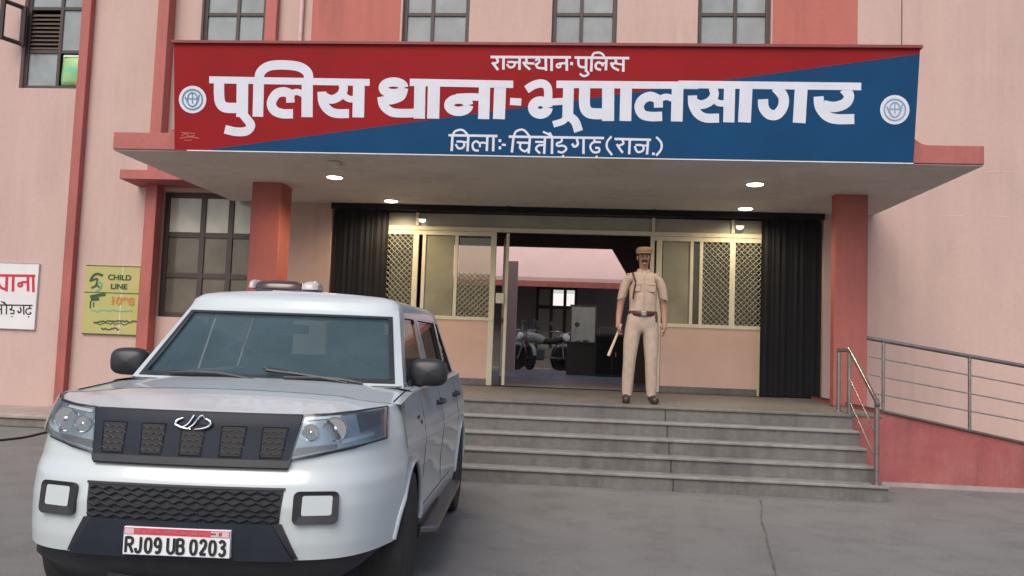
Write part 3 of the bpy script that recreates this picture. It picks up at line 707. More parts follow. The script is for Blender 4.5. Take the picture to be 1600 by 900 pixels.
def emblem(cx, cyy, r_, m1, m2):
    b = BS()
    pts = [onsign((cx+r_*math.cos(a*math.pi/12), cyy+r_*1.0*math.sin(a*math.pi/12)))+nrm*.002 for a in range(24)]
    b.face(pts)
    o = b.obj('emblem', m1)
    b = BS()
    S = [(2.2, ring((cx, cyy), r_*.72, r_*.72)), (2.0, ring((cx, cyy), r_*.36, r_*.5)), (2.2, [(cx-r_*.55, cyy-r_*.2), (cx-r_*.3, cyy+r_*.3), (cx-r_*.1, cyy+r_*.5)]), (2.2, [(cx+r_*.5, cyy-r_*.35), (cx+r_*.35, cyy+r_*.2), (cx+r_*.1, cyy+r_*.5)]), (1.8, [(cx, cyy-r_*.5), (cx, cyy+r_*.3)]), (1.8, [(cx-r_*.3, cyy-r_*.05), (cx+r_*.3, cyy-r_*.05)])]
    for wd, p in S: ribbon(b, p, wd, onsign, nrm, .003)
    b.obj('crest_lines', m2, o, norm=False); return o
emblem(301, 155.5, 21.5, M['letter'], mat('emblem_teal', (.10, .25, .36), .5)); emblem(1398, 171.5, 23, M['letter'], mat('emblem_blue', (.22, .33, .5), .5))
# raised stub of the cornice at both ends of the board
b = BL(); b.prism([(sx1+.004, YS+.04, ZST-.005), (sx1+.26, YS+.04, ZST-.005), (sx1+.12, YS+.04, ZST+.02), (sx1+.004, YS+.04, ZST+.10)], (0, .5, 0)); b.prism([(sx0-.12, YS+.04, ZST-.005), (sx0-.004, YS+.04, ZST-.005), (sx0-.004, YS+.04, ZST+.06), (sx0-.12, YS+.04, ZST+.05)], (0, .5, 0))
b.obj('cornice_stub', M['slabside'])

# ------------------------------------------------------------------ wall boards on the left
# white station board, cut by the edge of the picture
YB = YW-.03
wbx1 = aty(59, 450, YB).x; wbz0, wbz1 = aty(40, 515, YB).z, aty(40, 411, YB).z; wbx0 = wbx1-.86
wb = thing('white_wall_board', 'white painted board with red and black Hindi words at the far left', 'sign board', (wbx0, YB, wbz0))
class BW(B):
    o_ = Vector((wbx0, YB, wbz0))
    def obj(s, name, m, parent=None, **k):
        for v in s.bm.verts: v.co -= s.o_
        return super().obj(name, m, parent or wb, **k)
b = BW(); b.box((wbx0, YB, wbz0), (wbx1, YW-.002, wbz1)); b.obj('panel', M['boardw'], bevel=.004)
b = BW()
e = .008
for (p, q) in (((wbx0, wbz1-e), (wbx1, wbz1)), ((wbx0, wbz0), (wbx1, wbz0+e)), ((wbx1-e, wbz0+e), (wbx1, wbz1-e)), ((wbx0, wbz0+e), (wbx0+e, wbz1-e))): b.box((p[0], YB-.006, p[1]), (q[0], YB-.0005, q[1]))
b.obj('edge_line', M['grey'])
NF = Vector((0, -1, 0))
onB = lambda p: aty(p[0], p[1], YB)
G_ = [(24, [(-75, 241), (332, 246)]), (24, [(-20, 300), (10, 355), (55, 372)]), (22, [(-60, 270), (-25, 262), (-15, 290), (-50, 315)]), (26, [(66, 245), (60, 392)]), (26, [(126, 245), (121, 392)]), (22, ring((190, 330), 18, 16)), (22, [(200, 306), (262, 304)]), (26, [(262, 245), (264, 392)]), (26, [(311, 245), (314, 400)])]
letters('red_word', G_, 0, 390, 6, M['redink'], None, onB, NF, BW)
H_ = [(13, [(-60, 518), (306, 524)]), (13, [(-30, 556), (10, 560)]), (13, [(14, 522), (14, 608)]), (13, [(62, 522), (60, 608)]), (11, [(60, 518), (36, 488)]), (11, [(60, 518), (10, 484)]), (12, [(112, 526), (110, 552), (92, 562), (130, 572), (128, 600), (96, 596)]), (12, [(106, 626), (116, 628)]), (14, [(164, 570), (180, 592), (198, 572), (190, 540)]), (13, [(222, 524), (224, 610)]), (12, [(280, 528), (278, 548)]), (12, [(298, 552), (256, 556), (242, 582), (262, 606), (290, 600), (282, 584)]), (12, [(262, 630), (274, 632)])]
letters('black_word', H_, 0, 390, 6, M['ink'], None, onB, NF, BW)
# green poster
pzx0, pzx1 = aty(131, 470, YB).x, aty(216, 470, YB).x; pz0, pz1 = aty(172, 523, YB).z, aty(172, 415, YB).z
po = thing('helpline_poster', 'green and yellow child helpline poster between two red pilasters', 'poster', (pzx0, YB, pz0))
class BQ(B):
    o_ = Vector((pzx0, YB, pz0))
    def obj(s, name, m, parent=None, **k):
        for v in s.bm.verts: v.co -= s.o_
        return super().obj(name, m, parent or po, **k)
b = BQ(); b.box((pzx0, YB, pz0), (pzx1, YW-.002, pz1)); b.obj('panel', M['poster'])
for zq in (pz1-.006, pz0+.006, aty(172, 457.5, YB).z):
    b = BQ(); b.box((pzx0, YB-.005, zq-.006), (pzx1, YB-.001, zq+.006)); b.obj('edge_line', M['posterink'])
b = BQ(); x = aty(189, 470, YB).x; b.box((x-.007, YB-.002, pz0+.014), (x+.003, YB-.001, pz1-.014)); b.obj('fold_line', M['boardw'])
def ptxt(s, x, y, size, m, bold=.004, sq=1.):
    p = aty(x, y, YB)-Vector((pzx0, YB, pz0)); text_mesh(s, 'printed_word', M[m], po, Matrix.Translation((p.x, -.007, p.z)) @ Matrix.Rotation(R(90), 4, 'X'), size, bold, sq)
ptxt('CHILD', 187, 434, .115, 'posterink', .003, 1.15); ptxt('LINE', 186, 448, .115, 'posterink', .003, 1.2); ptxt('1098', 191, 471, .17, 'posterorange', .005, 1.2)
J_ = [(4, [(141, 440), (145, 432), (152, 428), (161, 431)]), (3.4, [(144, 438), (152, 436), (150, 446), (143, 450)]), (3, [(152, 446), (158, 451)])]
letters('child_face_drawing', J_, 0, 0, 1, M['posterink'], None, onB, NF, BQ)
letters('child_face_drawing', [(3, [(153, 440), (159, 444), (156, 452), (150, 455)])], 0, 0, 1, M['posterteal'], None, onB, NF, BQ, .002)
letters('telephone_drawing', [(5, [(141, 464), (150, 462), (165, 460)]), (5, [(142, 468), (155, 467)]), (2.2, [(142, 470), (141, 482)]), (2.2, [(147, 472), (146, 480)])], 0, 0, 1, M['posterink'], None, onB, NF, BQ)
def scrawl(y, x0, x1, wd, m):
    pts = [(x0+(x1-x0)*i/22, y+rnd.uniform(-1.6, 1.6)) for i in range(23)]
    letters('small_print', [(wd, pts)], 0, 0, 1, M[m], None, onB, NF, BQ)
scrawl(486, 142, 207, 2.0, 'posterteal'); scrawl(503, 146, 214, 2.6, 'posterink'); scrawl(506, 150, 200, 1.6, 'posterink'); scrawl(514, 158, 186, 2.2, 'posterink')

# green packet at the far left window
gx0, gx1 = aty(96, 110, YW+.06).x, aty(132, 110, YW+.06).x; gz0, gz1 = aty(115, 133, YW+.06).z, aty(115, 86, YW+.06).z
gp = thing('green_packet', 'shiny green and yellow packet standing in the far left upper window', 'packet', (gx0, YW+.09, gz0))
b = B(); W_, H__ = gx1-gx0, gz1-gz0
P = []
for j in range(7):
    t = j/6; row = []
    for i in range(9):
        s = i/8; d = .05*math.sin(math.pi*s)*math.sin(math.pi*min(1, max(.05, t)))
        row.append((W_*s+.012*math.sin(6*t)*(s-.5), -d, H__*t))
    P.append(row)
b.grid(P); b.obj('packet_body', M['green'], gp, smooth=60, solid=.01)
b = B(); b.box((0.02, -.03, H__*.93), (W_, .0, H__)); b.obj('packet_fold', M['pale'], gp, bevel=.006)

# ------------------------------------------------------------------ lamps in the soffit, painted lamp reflections
def downlight(x, y, rad, label, power, col=(1, .80, .52)):
    p = atz(x, y, ZSo-.014)
    t = thing('ceiling_lamp', label, 'lamp', (p.x, p.y, ZSo), 0, 'round lamps under the canopy')
    b = B(); b.lathe([(rad*1.16, 0), (rad*1.16, -.012), (rad*.98, -.018), (rad*.98, -.004)], 28); b.obj('rim', M['boardw'], t, smooth=40)
    b = B(); b.lathe([(rad*.97, -.006), (rad*.9, -.024), (rad*.5, -.034), (.001, -.037)], 28); b.obj('lit_disc', M['lamp_on'], t, smooth=60)
    l = bpy.data.lights.new('lamp_glow', 'SPOT'); l.energy = power; l.color = col; l.spot_size = R(165); l.spot_blend = .6; l.shadow_soft_size = .08
    o = bpy.data.objects.new('lamp_glow', l); C.objects.link(o); o.parent = t; o.location = (0, 0, -.07)
    return t
downlight(523, 277, .105, 'lit round lamp nearest the left red column and the board', 75, (1, .72, .40))
downlight(611, 314, .105, 'lit round lamp above the left black shutter', 62, (1, .78, .48))
downlight(1180, 288, .105, 'front lit round lamp of the right hand pair under the canopy', 45)
downlight(1165, 326, .105, 'rear lit round lamp above the right hand glass partition', 45)
p = atz(524, 253, ZSo); fx = thing('junction_box', 'small cream box on the soffit in front of a round lamp', 'box', (p.x, p.y, ZSo))
b = B(); b.box((-.07, -.07, -.05), (.07, .07, -.002)); b.obj('cover', M['alu'], fx, bevel=.01); b = B(); b.box((-.05, -.05, -.056), (.05, .05, -.0505)); b.obj('lid', M['boardw'], fx, bevel=.003)
for x, y, lab in ((1156, 354, 'tiny glowing disc added as a lamp reflection in the right transom'), (660, 343, 'tiny glowing disc added as a lamp reflection in the left transom')):  # added glowing discs stand for lamp reflections in the transom glass
    p = aty(x, y, YP-.12); t = thing('lamp_reflection', lab, 'lamp', p)
    b = B(); b.lathe([(.055, 0), (.05, -.03), (.02, -.045)], 16); b.obj('glow_disc', M['reflection_glow'], t, smooth=60); b = B(); b.box((-.06, -.05, .0), (.06, .09, .012)); b.obj('glow_mount', M['alu'], t)

# ------------------------------------------------------------------ yard seen through the open door
YQ = 24.0
fb = thing('rear_block', 'dim rear building with a sloping pink awning seen through the doorway', 'building', (0, YQ, ZP))
class BF(B):
    def obj(s, name, m, parent=None, **k):
        for v in s.bm.verts: v.co -= Vector((0, YQ, ZP))
        return super().obj(name, m, parent or fb, **k)
zA0, zA1 = aty(850, 439, YQ-1.1).z, aty(850, 380, YQ).z
xA0, xA1 = aty(640, 430, YQ).x-4, aty(992, 430, YQ).x+.3
b = BF(); b.hexa([(xA0, YQ-1.1, zA0), (xA1, YQ-1.1, zA0), (xA1-.4, YQ+.1, zA1), (xA0, YQ+.1, zA1)], [(xA0, YQ-1.1, zA0+.1), (xA1, YQ-1.1, zA0+.1), (xA1-.4, YQ+.1, zA1+.1), (xA0, YQ+.1, zA1+.1)]); b.obj('sloping_awning', M['awning'])
b = BF(); b.box((xA0, YQ-1.15, zA0-.16), (xA1, YQ-1.0, zA0-.002)); b.obj('awning_lip', M['slabside'])
wx0, wx1, wz0, wz1 = aty(838, 460, YQ).x, aty(902, 460, YQ).x, aty(870, 545, YQ).z, aty(870, 447, YQ).z
b = BF(); holewall(b, xA0-2, xA1+3, ZP, 7.5, [(wx0, wx1, wz0, wz1)], YQ, YQ+.3); b.obj('wall', M['farwall'])
b = BF()
zc = aty(870, 480, YQ).z
for x in (wx0+.03, aty(862, 460, YQ).x, aty(883, 460, YQ).x, wx1-.03): b.box((x-.045, YQ+.1, wz0), (x+.045, YQ+.16, wz1))
b.box((wx0, YQ+.09, zc-.05), (wx1, YQ+.17, zc+.05)); b.box((wx0, YQ+.09, wz1-.1), (wx1, YQ+.17, wz1))
fw = b.obj('window', M['frame'])
b = BF(); b.box((aty(864, 460, YQ).x, YQ+.12, zc+.05), (wx1-.08, YQ+.13, aty(870, 458, YQ).z)); b.obj('glow_pane', M['brightpane'], fw)
b = BF(); b.box((wx0, YQ+.12, zc+.05), (aty(861, 460, YQ).x, YQ+.13, wz1-.1)); b.box((wx0, YQ+.12, wz0), (wx1, YQ+.13, zc-.05)); b.obj('grey_pane', M['transom'], fw)
b = BF(); b.box((aty(796, 500, 20).x-.2, 20, ZP), (aty(806, 500, 20).x, 20.2, 3.45)); b.obj('yard_pillar', M['awning'])

# parked motorbikes in the yard
def motorbike(loc, rz, label):
    t = thing('motorbike', label, 'motorbike', loc, rz, 'motorbikes in the rear yard')
    for x in (-.64, .64):
        b = B(); b.lathe([(.2, -.04), (.29, -.05), (.31, 0), (.29, .05), (.2, .04)], 24, 'Y', (x, 0, .31)); o = b.obj('wheel', M['rubber'], t, smooth=60)
        b = B()
        for k in range(6):
            a = k*math.pi/3; b.tube([(x, 0, .31), (x+.21*math.cos(a), 0, .31+.21*math.sin(a))], .012, 5)
        b.lathe([(.05, -.06), (.05, .06)], 12, 'Y', (x, 0, .31)); b.obj('spokes', M['bike'], o)
    b = B(); b.tube(smoothline([(.64, -.08, .31), (.50, -.08, .72), (.42, -.08, .95)], 3), .025, 6); b.tube(smoothline([(.64, .08, .31), (.50, .08, .72), (.42, .08, .95)], 3), .025, 6)
    b.tube([(-.64, .09, .31), (-.1, .1, .36), (.2, .1, .5), (.42, 0, .85)], .025, 6); b.tube([(-.64, -.09, .31), (-.1, -.1, .36), (.2, -.1, .5)], .025, 6); b.obj('chassis', M['steel'], t, smooth=60)
    b = B(); b.tube(smoothline([(.42, 0, .82), (.25, 0, .86), (.0, 0, .80), (-.08, 0, .76)], 4), [.06]+[.13]*11+[.06], 12); b.obj('fuel_tank', M['tank'], t, smooth=60)
    b = B(); b.tube(smoothline([(.0, 0, .77), (-.35, 0, .76), (-.72, 0, .84)], 4), [.08]*8+[.06], 10); b.obj('seat', M['rubber'], t, smooth=60)
    b = B(); b.box((-.12, -.13, .26), (.24, .13, .58)); b.obj('engine', M['bike'], t, bevel=.05)
    b = B(); b.tube(smoothline([(.28, -.38, 1.02), (.40, -.2, 1.03), (.42, 0, .98), (.40, .2, 1.03), (.28, .38, 1.02)], 4), .016, 6); b.obj('handlebar', M['steel'], t, smooth=60)
    for s in (-1, 1):
        b = B(); b.tube([(.38, .25*s, 1.03), (.34, .34*s, 1.2)], .01, 5); b.lathe([(.01, -.012), (.07, -.01), (.07, .012), (.01, .014)], 14, 'X', (.34, .34*s, 1.24)); b.obj('mirror', M['bike'], t, smooth=50)
    b = B(); b.lathe([(.05, -.08), (.1, 0), (.09, .05), (.01, .07)], 16, 'X', (.55, 0, .88)); b.obj('headlamp', M['lampb'], t, smooth=60)
    for mg in ([(.95, 0, .38), (.85, 0, .58), (.64, 0, .66), (.42, 0, .6)], [(-.5, 0, .62), (-.75, 0, .66), (-.95, 0, .48)]):
        b = B(); b.tube(smoothline(mg, 4), .05, 8); b.obj('mudguard', M['tank'], t, smooth=60)
    return t
p = aty(812, 560, 22.2); motorbike((p.x, 22.2, ZP), R(-62), 'dim parked motorbike nearest the left door edge')
p = aty(842, 560, 21.8); motorbike((p.x, 21.8, ZP), R(-152), 'dim parked motorbike standing sideways beneath the glowing panes')
p = aty(876, 560, 22.6); motorbike((p.x, 22.6, ZP), R(-75), 'dim parked motorbike just left of the dark desk')

# desk, board and cabinet in the dim yard
p = aty(907, 575, 19.5)
dk = thing('office_desk', 'dark wooden desk standing inside the doorway left of the officer', 'desk', (p.x, 19.5, ZP))
b = B(); b.box((-.33, -.3, 0), (.33, -.26, .72)); b.obj('front_panel', M['desk'], dk); b = B(); b.box((-.36, -.34, .722), (.36, .34, .76)); b.obj('tabletop', M['desk'], dk, bevel=.006)
for s in (-1, 1):
    b = B(); b.box((.31*s-.02, -.255, 0), (.31*s+.02, .3, .72)); b.obj('side_panel', M['desk'], dk)
tag(B().box((-.02, -.1, 0), (.12, .05, .05)).box((-.18, -.05, 0), (-.06, .1, .03)).obj('paper_stack', M['paper'], loc=(p.x+.05, 19.4, ZP+.762), bevel=.004), 'small pale papers lying on the dark desk', 'papers')
p = aty(911, 520, 22.9); nb = thing('notice_board', 'pale framed board standing behind the dark desk', 'board', (p.x, 22.9, ZP))
b = B(); b.box((-.32, 0, .55), (.32, .04, 1.75)); b.obj('sheet', M['paper'], nb); b = B(); b.box((-.37, -.01, 0), (-.325, .05, 1.8)); b.box((.325, -.01, 0), (.37, .05, 1.8)); b.box((-.325, -.008, 1.752), (.325, .048, 1.8)); b.obj('frame', M['frame'], nb)
p = aty(950, 560, 19.0); cb = thing('storage_cabinet', 'dark low cabinet with pale things on top behind the officer', 'cabinet', (p.x, 19.0, ZP))
b = B(); b.box((-.3, -.2, 0), (.45, .3, .95)); b.obj('carcass', M['desk'], cb, bevel=.01)
for k in (0, 1):
    b = B(); b.box((-.28+.37*k, -.215, .05), (.06+.37*k, -.202, .9)); o = b.obj('door', M['dark'], cb); b = B(); b.box((.0+.15*k, -.235, .45), (.02+.15*k, -.217, .55)); b.obj('handle', M['steel'], o)
tag(B().box((-.2, -.1, 0), (.15, .15, .16)).obj('cardboard_box', M['plinth'], loc=(p.x, 19.0, ZP+.952), bevel=.006), 'pale box on the dark cabinet behind the officer', 'box')


# ------------------------------------------------------------------ police car (u right, v back, z up)
CAR = thing('police_car', 'white police SUV with a dark grille and a roof light bar parked before the steps', 'car', (-1.725, 3.609, 0), .0575)
def lerp_t(x, T):
    if x <= T[0][0]: return T[0][1]
    for (a, p), (c, q) in zip(T, T[1:]):
        if x <= c: return p+(q-p)*(x-a)/(c-a)
    return T[-1][1]
WT = [(.26, .84), (.33, .885), (.42, .905), (.6, .912), (.8, .914), (.95, .905), (1.03, .888), (1.12, .862)]
VT = [(.26, .06), (.40, .015), (.50, 0), (.66, .0), (.76, .02), (.82, .055), (1.03, .105), (1.06, .125)]
def Wd(z): return lerp_t(z, WT)
def Fv(u, z):
    s = min(1, abs(u)/Wd(z)); return lerp_t(z, VT)+.10*s**2+.42*s**8
def zsh(v, s=0): return lerp_t(v, [(.1, 1.05), (.25, 1.064), (.55, 1.098), (1.06, 1.135), (2.2, 1.14), (3.9, 1.165)])
VEND = 3.98
front_s = [0, .08, .16, .24, .32, .40, .48, .56, .63, .69, .75, .785, .81, .83, .85, .865, .88, .895, .91, .922, .934, .945, .955, .965, .974, .982, .989, .995, 1.0]
side_v = [.545+.028*i for i in range(29)]+[1.36+.055*i for i in range(44)]
side_v = [v for v in side_v if v < 3.70]
NL = 46
def zbot(v): return lerp_t(v, [(0, .43), (.3, .44), (.6, .45), (1.2, .33), (3.0, .33), (3.9, .42)])
def body_pt(kind, par, t):
    if kind == 'f':
        s = par; z = .40
        for _ in range(4):
            u = s*Wd(z); v = Fv(u, z); zt = zsh(v); z = zbot(v)+(zt-zbot(v))*t
        u = s*Wd(z); return Vector((u, Fv(u, z), z))
    if kind == 's':
        v = par; z = zbot(v)+(zsh(v)-zbot(v))*t; wv = Wd(z)*lerp_t(v, [(.5, 1), (1.2, 1.0), (3.3, 1.05), (3.7, 1.04)])
        crease = .010*math.exp(-((z-.86)/.05)**2)-.010*math.exp(-((z-.62)/.10)**2)*min(1, max(0, (v-1.15)/.25))*min(1, max(0, (3.1-v)/.25))
        return Vector((wv+crease, v, z))
    a = par; wz_ = None   # rear corner and tail: a 0..1
    v0 = 3.70; z = .4
    v = v0+(VEND-v0)*math.sin(min(1, a*1.6)*math.pi/2)
    z = zbot(v)+(zsh(v)-zbot(v))*t
    wv = Wd(z)*1.04
    u = wv*(1 if a <= 0 else math.cos(min(1, a)*math.pi/2)**.45) if a < 1 else 0
    return Vector((u, v, z))
colsB = [('f', s) for s in front_s]+[('s', v) for v in side_v]+[('r', a) for a in (0, .15, .3, .45, .6, .75, .9, 1.0)]
WH = [(.84, .365), (3.47, .365)]; RA = .415; WR = .365
b = B()
for sgn_ in (1, -1):
    V = []
    for k, par in colsB:
        V.append([body_pt(k, par, j/NL) for j in range(NL+1)])
    def inside(p): return any((p.y-c[0])**2+(p.z-c[1])**2 < RA**2 for c in WH) and p.x > .55
    ins = [[inside(p) for p in col] for col in V]
    verts = {}
    def vv(i, j):
        if (i, j) not in verts:
            p = V[i][j].copy()
            if ins[i][j]:
                c = min(WH, key=lambda c: (p.y-c[0])**2+(p.z-c[1])**2); d = Vector((0, p.y-c[0], p.z-c[1])); d.normalize()
                p.y, p.z = c[0]+d.y*RA, c[1]+d.z*RA
            p.x *= sgn_; verts[i, j] = b.bm.verts.new(p)
        return verts[i, j]
    for i in range(len(V)-1):
        for j in range(NL):
            if sum((ins[i][j], ins[i+1][j], ins[i+1][j+1], ins[i][j+1])) >= 3: continue
            q = [vv(i, j), vv(i+1, j), vv(i+1, j+1), vv(i, j+1)]
            b.bm.faces.new(q if sgn_ > 0 else q[::-1])
body = b.obj('body', M['white'], CAR, smooth=38, weld=True)
# bonnet
def hood_pt(u, w_, v, lift=0): return Vector((u, v, zsh(v)+.045*(w_*w_-u*u)+lift))
b = B(); P = []
hv = [(('f', s)) for s in front_s[1:]]+[('s', v) for v in side_v if v < 1.05]+[('s', 1.06)]
for k, par in hv:
    p = body_pt(k, par, 1.0); w_ = p.x
    row = []
    for i in range(25):
        u = -w_+2*w_*i/24
        q = hood_pt(u, w_, p.y)
        # raised centre panel of the bonnet
        q.z += .012/(1+math.exp((abs(u)-.62)/.018)) * min(1, max(0, (p.y-.2)/.2))
        row.append(q)
    P.append(row)
b.grid(P); b.obj('bonnet', M['white'], CAR, smooth=40)
# shut line between the bonnet and the wing, drip gap along the bonnet edge
b = B()
for s in (1, -1):
    pts = [body_pt('s', v, 1.0) for v in (.60, .7, .8, .9, 1.0, 1.1)]
    b.tube([(s*(p.x-.045), p.y, p.z+.0065) for p in pts], .004, 4)
b.obj('shut_line', M['black'], CAR)
# shelf along the belt line between the body sides and the cabin
zB, zT = 1.15, 1.60
def cab(t, col):
    """cabin outline, t 0 belt .. 1 rail"""
    w_ = .795-.125*t; vf_ = 1.025+.50*t; z = zB+(zT-zB)*t
    k, a = col
    vr = 3.86-.20*t; 
    if k == 'w': u = a*w_; return Vector((u, vf_+.045*a*a+(.03*((a-.9)/.1)**2 if a > .9 else 0), z))
    if k == 's':
        v = a if a > 1.9 else None
        if v is None: v = vf_+.12+a
        bow = .022*((v-2.3)/1.4)**2
        return Vector((w_+.012-bow+.07*min(1, max(0, (v-1.5)/1.9)), v, z))
    if k == 'q': return Vector((w_+.055-.02*t, 3.55-.22*t+a, z))
    if k == 'r': return Vector((a*(w_+.02), vr+.04*(1-a*a), z))
cols = [('w', .0), ('w', .2), ('w', .4), ('w', .6), ('w', .78), ('w', .945), ('w', 1.0), ('s', .02), ('s', .07), ('s', 2.0), ('s', 2.06), ('s', 2.14), ('s', 2.5), ('s', 2.92), ('s', 3.0), ('q', 0), ('q', .10), ('r', .95), ('r', .86), ('r', .4), ('r', 0)]
lev = [0, .05, .5, .93, 1.0]
gl_cols = set(range(0, 5)) | {8, 11, 12, 14, 18, 19}
b = B(); gw = {'windscreen': B(), 'front_side_window': B(), 'rear_side_window': B(), 'quarter_window': B(), 'rear_screen': B()}
which = lambda i: 'windscreen' if i < 5 else 'front_side_window' if i == 8 else 'rear_side_window' if i in (11, 12) else 'quarter_window' if i == 14 else 'rear_screen'
def roofring(k, ins):
    p = cab(1.0, cols[k]); c = Vector((0, 2.6, 0)); zz = {0: 0, 1: .045, 2: .078, 3: .098}[ins]
    d = {0: 0, 1: .018, 2: .06, 3: .14}[ins]
    L_ = Vector((p.x/.68, (p.y-2.6)/1.15, 0)); 
    sx = 1-d/.70; sy_ = 1-d*(.9 if p.y < 2.6 else .7)/1.1
    return Vector((p.x*sx, 2.6+(p.y-2.6)*sy_, zT+zz))
sidegl = []
for s in (1, -1):
    mir = lambda p: Vector((p.x*s, p.y, p.z))
    for i in range(len(cols)-1):
        for j in range(4):
            q = [mir(cab(lev[j], cols[i])), mir(cab(lev[j], cols[i+1])), mir(cab(lev[j+1], cols[i+1])), mir(cab(lev[j+1], cols[i]))]
            if i in gl_cols and j in (1, 2):
                sidegl.append((s, i, j, q)); continue
            b.face(q)
        for k in range(3):
            q = [mir(roofring(i, k)), mir(roofring(i+1, k)), mir(roofring(i+1, k+1)), mir(roofring(i, k+1))]; b.face(q)
cabin = b.obj('cabin_frame', M['white'], CAR, smooth=35, weld=True)
b = B(); P = []
for i in range(1, len(cols)):
    p = roofring(i, 3); w_ = p.x
    P.append([Vector((w_*(-1+2*k/16), p.y, p.z+.075*(max(w_, 0)**2)*(1-(-1+2*k/16)**2))) for k in range(17)])
b.grid(P); b.obj('roof', M['white'], CAR, smooth=40)
for (nm, m_, pick) in (('windscreen', 'carglass', lambda s, i: i < 5), ('rear_screen', 'sideglass', lambda s, i: i >= 18)):
    b = B()
    for s, i, j, q in sidegl:
        if pick(s, i): b.face([p+Vector((0, .012, -.006)) if i < 5 else p-Vector((0, .012, 0)) for p in q])
    b.obj(nm, M[m_], CAR, smooth=60, weld=True)
for s in (1, -1):
    for nm, idx in (('side_window', (8,)), ('side_window', (11, 12)), ('quarter_window', (14,))):
        b = B()
        for s2, i, j, q in sidegl:
            if s2 == s and i in idx: b.face([p-Vector((.012*s, 0, 0)) for p in q])
        b.obj(nm, M['sideglass'], CAR, smooth=60, weld=True)
# black ceramic edge of the windscreen, door pillars
b = B()
def wsp(a, t, dz=.002):
    p = cab(t, ('w', abs(a))); p.x *= (1 if a >= 0 else -1); return p+Vector((0, -.004, dz))
for (a0, a1, t0, t1) in ((-.945, .945, .05, .10), (-.945, .945, .90, .93), (-.945, -.905, .10, .90), (.905, .945, .10, .90)):
    n = 14; b.grid([[wsp(a0+(a1-a0)*i/n, t0+(t1-t0)*j) for i in range(n+1)] for j in (0, 1)])
b.obj('windscreen_border', M['black'], CAR, smooth=40)
for s in (1, -1):
    b = B()
    for (i0, i1) in ((10, 11),):
        for t0, t1 in ((.05, .93),):
            q = [cab(t0, cols[i0]), cab(t0, cols[i1]), cab(t1, cols[i1]), cab(t1, cols[i0])]; b.face([Vector((p.x*s+.003*s, p.y, p.z)) for p in q])
    b.obj('door_pillar', M['white'], CAR)
# shelf
b = B()
for s in (1, -1):
    P = []
    for v in [1.02]+[1.15+.15*k for k in range(17)]+[3.70, 3.85]:
        po_ = body_pt('s', min(v, 3.7), 1.0); pi = .78+.07*min(1, max(0, (v-1.5)/1.9))
        P.append([Vector((s*po_.x, v, zsh(v))), Vector((s*(po_.x-.02), v, zsh(v)+.012)), Vector((s*pi, v, zB+.004))])
    b.grid(P)
b.box((-.82, 3.78, 1.1), (.82, 3.9, 1.155))
b.obj('belt_shelf', M['white'], CAR, smooth=50)
# cowl, wipers
b = B(); b.grid([[Vector((.78*(-1+2*i/16), 1.02+.05*(abs(-1+2*i/16))**2, 1.158)) for i in range(17)], [Vector((.80*(-1+2*i/16), 1.10+.09*(-1+2*i/16)**2, 1.166)) for i in range(17)]]); b.obj('cowl', M['black'], CAR)
def ws3(a, t): return wsp(a, t)+Vector((0, -.022, .008))
for pts in ([ws3(-.05, .02), ws3(-.35, .085), ws3(-.70, .075)], [ws3(.0, .16), ws3(.25, .115), ws3(-.02, .17)], [ws3(.62, .02), ws3(.40, .08), ws3(.0, .145)], [ws3(.72, .02), ws3(.5, .07), ws3(.15, .06)]):
    b = B(); b.tube(smoothline(pts, 4), .010, 6)
    if pts[0] != pts[-1]: b.obj('wiper', M['black'], CAR, smooth=60)
# interior
b = B(); b.box((-.8, 1.2, .3), (.8, 3.7, .5)); b.box((-.80, 1.12, .5), (.80, 1.5, 1.10)); b.obj('floor_pan', M['dash'], CAR)
b = B(); b.tube([(-.74, 1.42, 1.08), (.74, 1.42, 1.08)], .10, 10); b.obj('dashboard', M['dash'], CAR, smooth=60)
b = B(); b.tube([( .36+.19*math.cos(a*math.pi/10), 1.68+.07*math.sin(a*math.pi/10), 1.12+.18*math.sin(a*math.pi/10)) for a in range(20)], .016, 6, closed=True); b.tube([(.36, 1.55, 1.05), (.36, 1.67, 1.12)], .03, 8); b.obj('steering_wheel', M['dash'], CAR, smooth=60)
for u in (-.38, .38):
    b = B(); b.hexa([(u-.25, 1.9, .55), (u+.25, 1.9, .55), (u+.25, 2.4, .55), (u-.25, 2.4, .55)], [(u-.25, 1.9, .72), (u+.25, 1.9, .72), (u+.25, 2.4, .68), (u-.25, 2.4, .68)])
    b.hexa([(u-.25, 2.3, .7), (u+.25, 2.3, .7), (u+.25, 2.44, .7), (u-.25, 2.44, .7)], [(u-.2, 2.42, 1.26), (u+.2, 2.42, 1.26), (u+.2, 2.52, 1.26), (u-.2, 2.52, 1.26)])
    b.box((u-.12, 2.45, 1.29), (u+.12, 2.53, 1.46)); b.obj('front_seat', M['seat'], CAR, bevel=.03)
b = B(); b.hexa([(-.7, 3.0, .6), (.7, 3.0, .6), (.7, 3.14, .6), (-.7, 3.14, .6)], [(-.66, 3.14, 1.28), (.66, 3.14, 1.28), (.66, 3.24, 1.28), (-.66, 3.24, 1.28)]); b.obj('rear_seat', M['seat'], CAR, bevel=.03)
b = B(); b.box((-.09, 1.60, 1.44), (.09, 1.63, 1.50)); b.obj('inside_mirror', M['black'], CAR, bevel=.01)

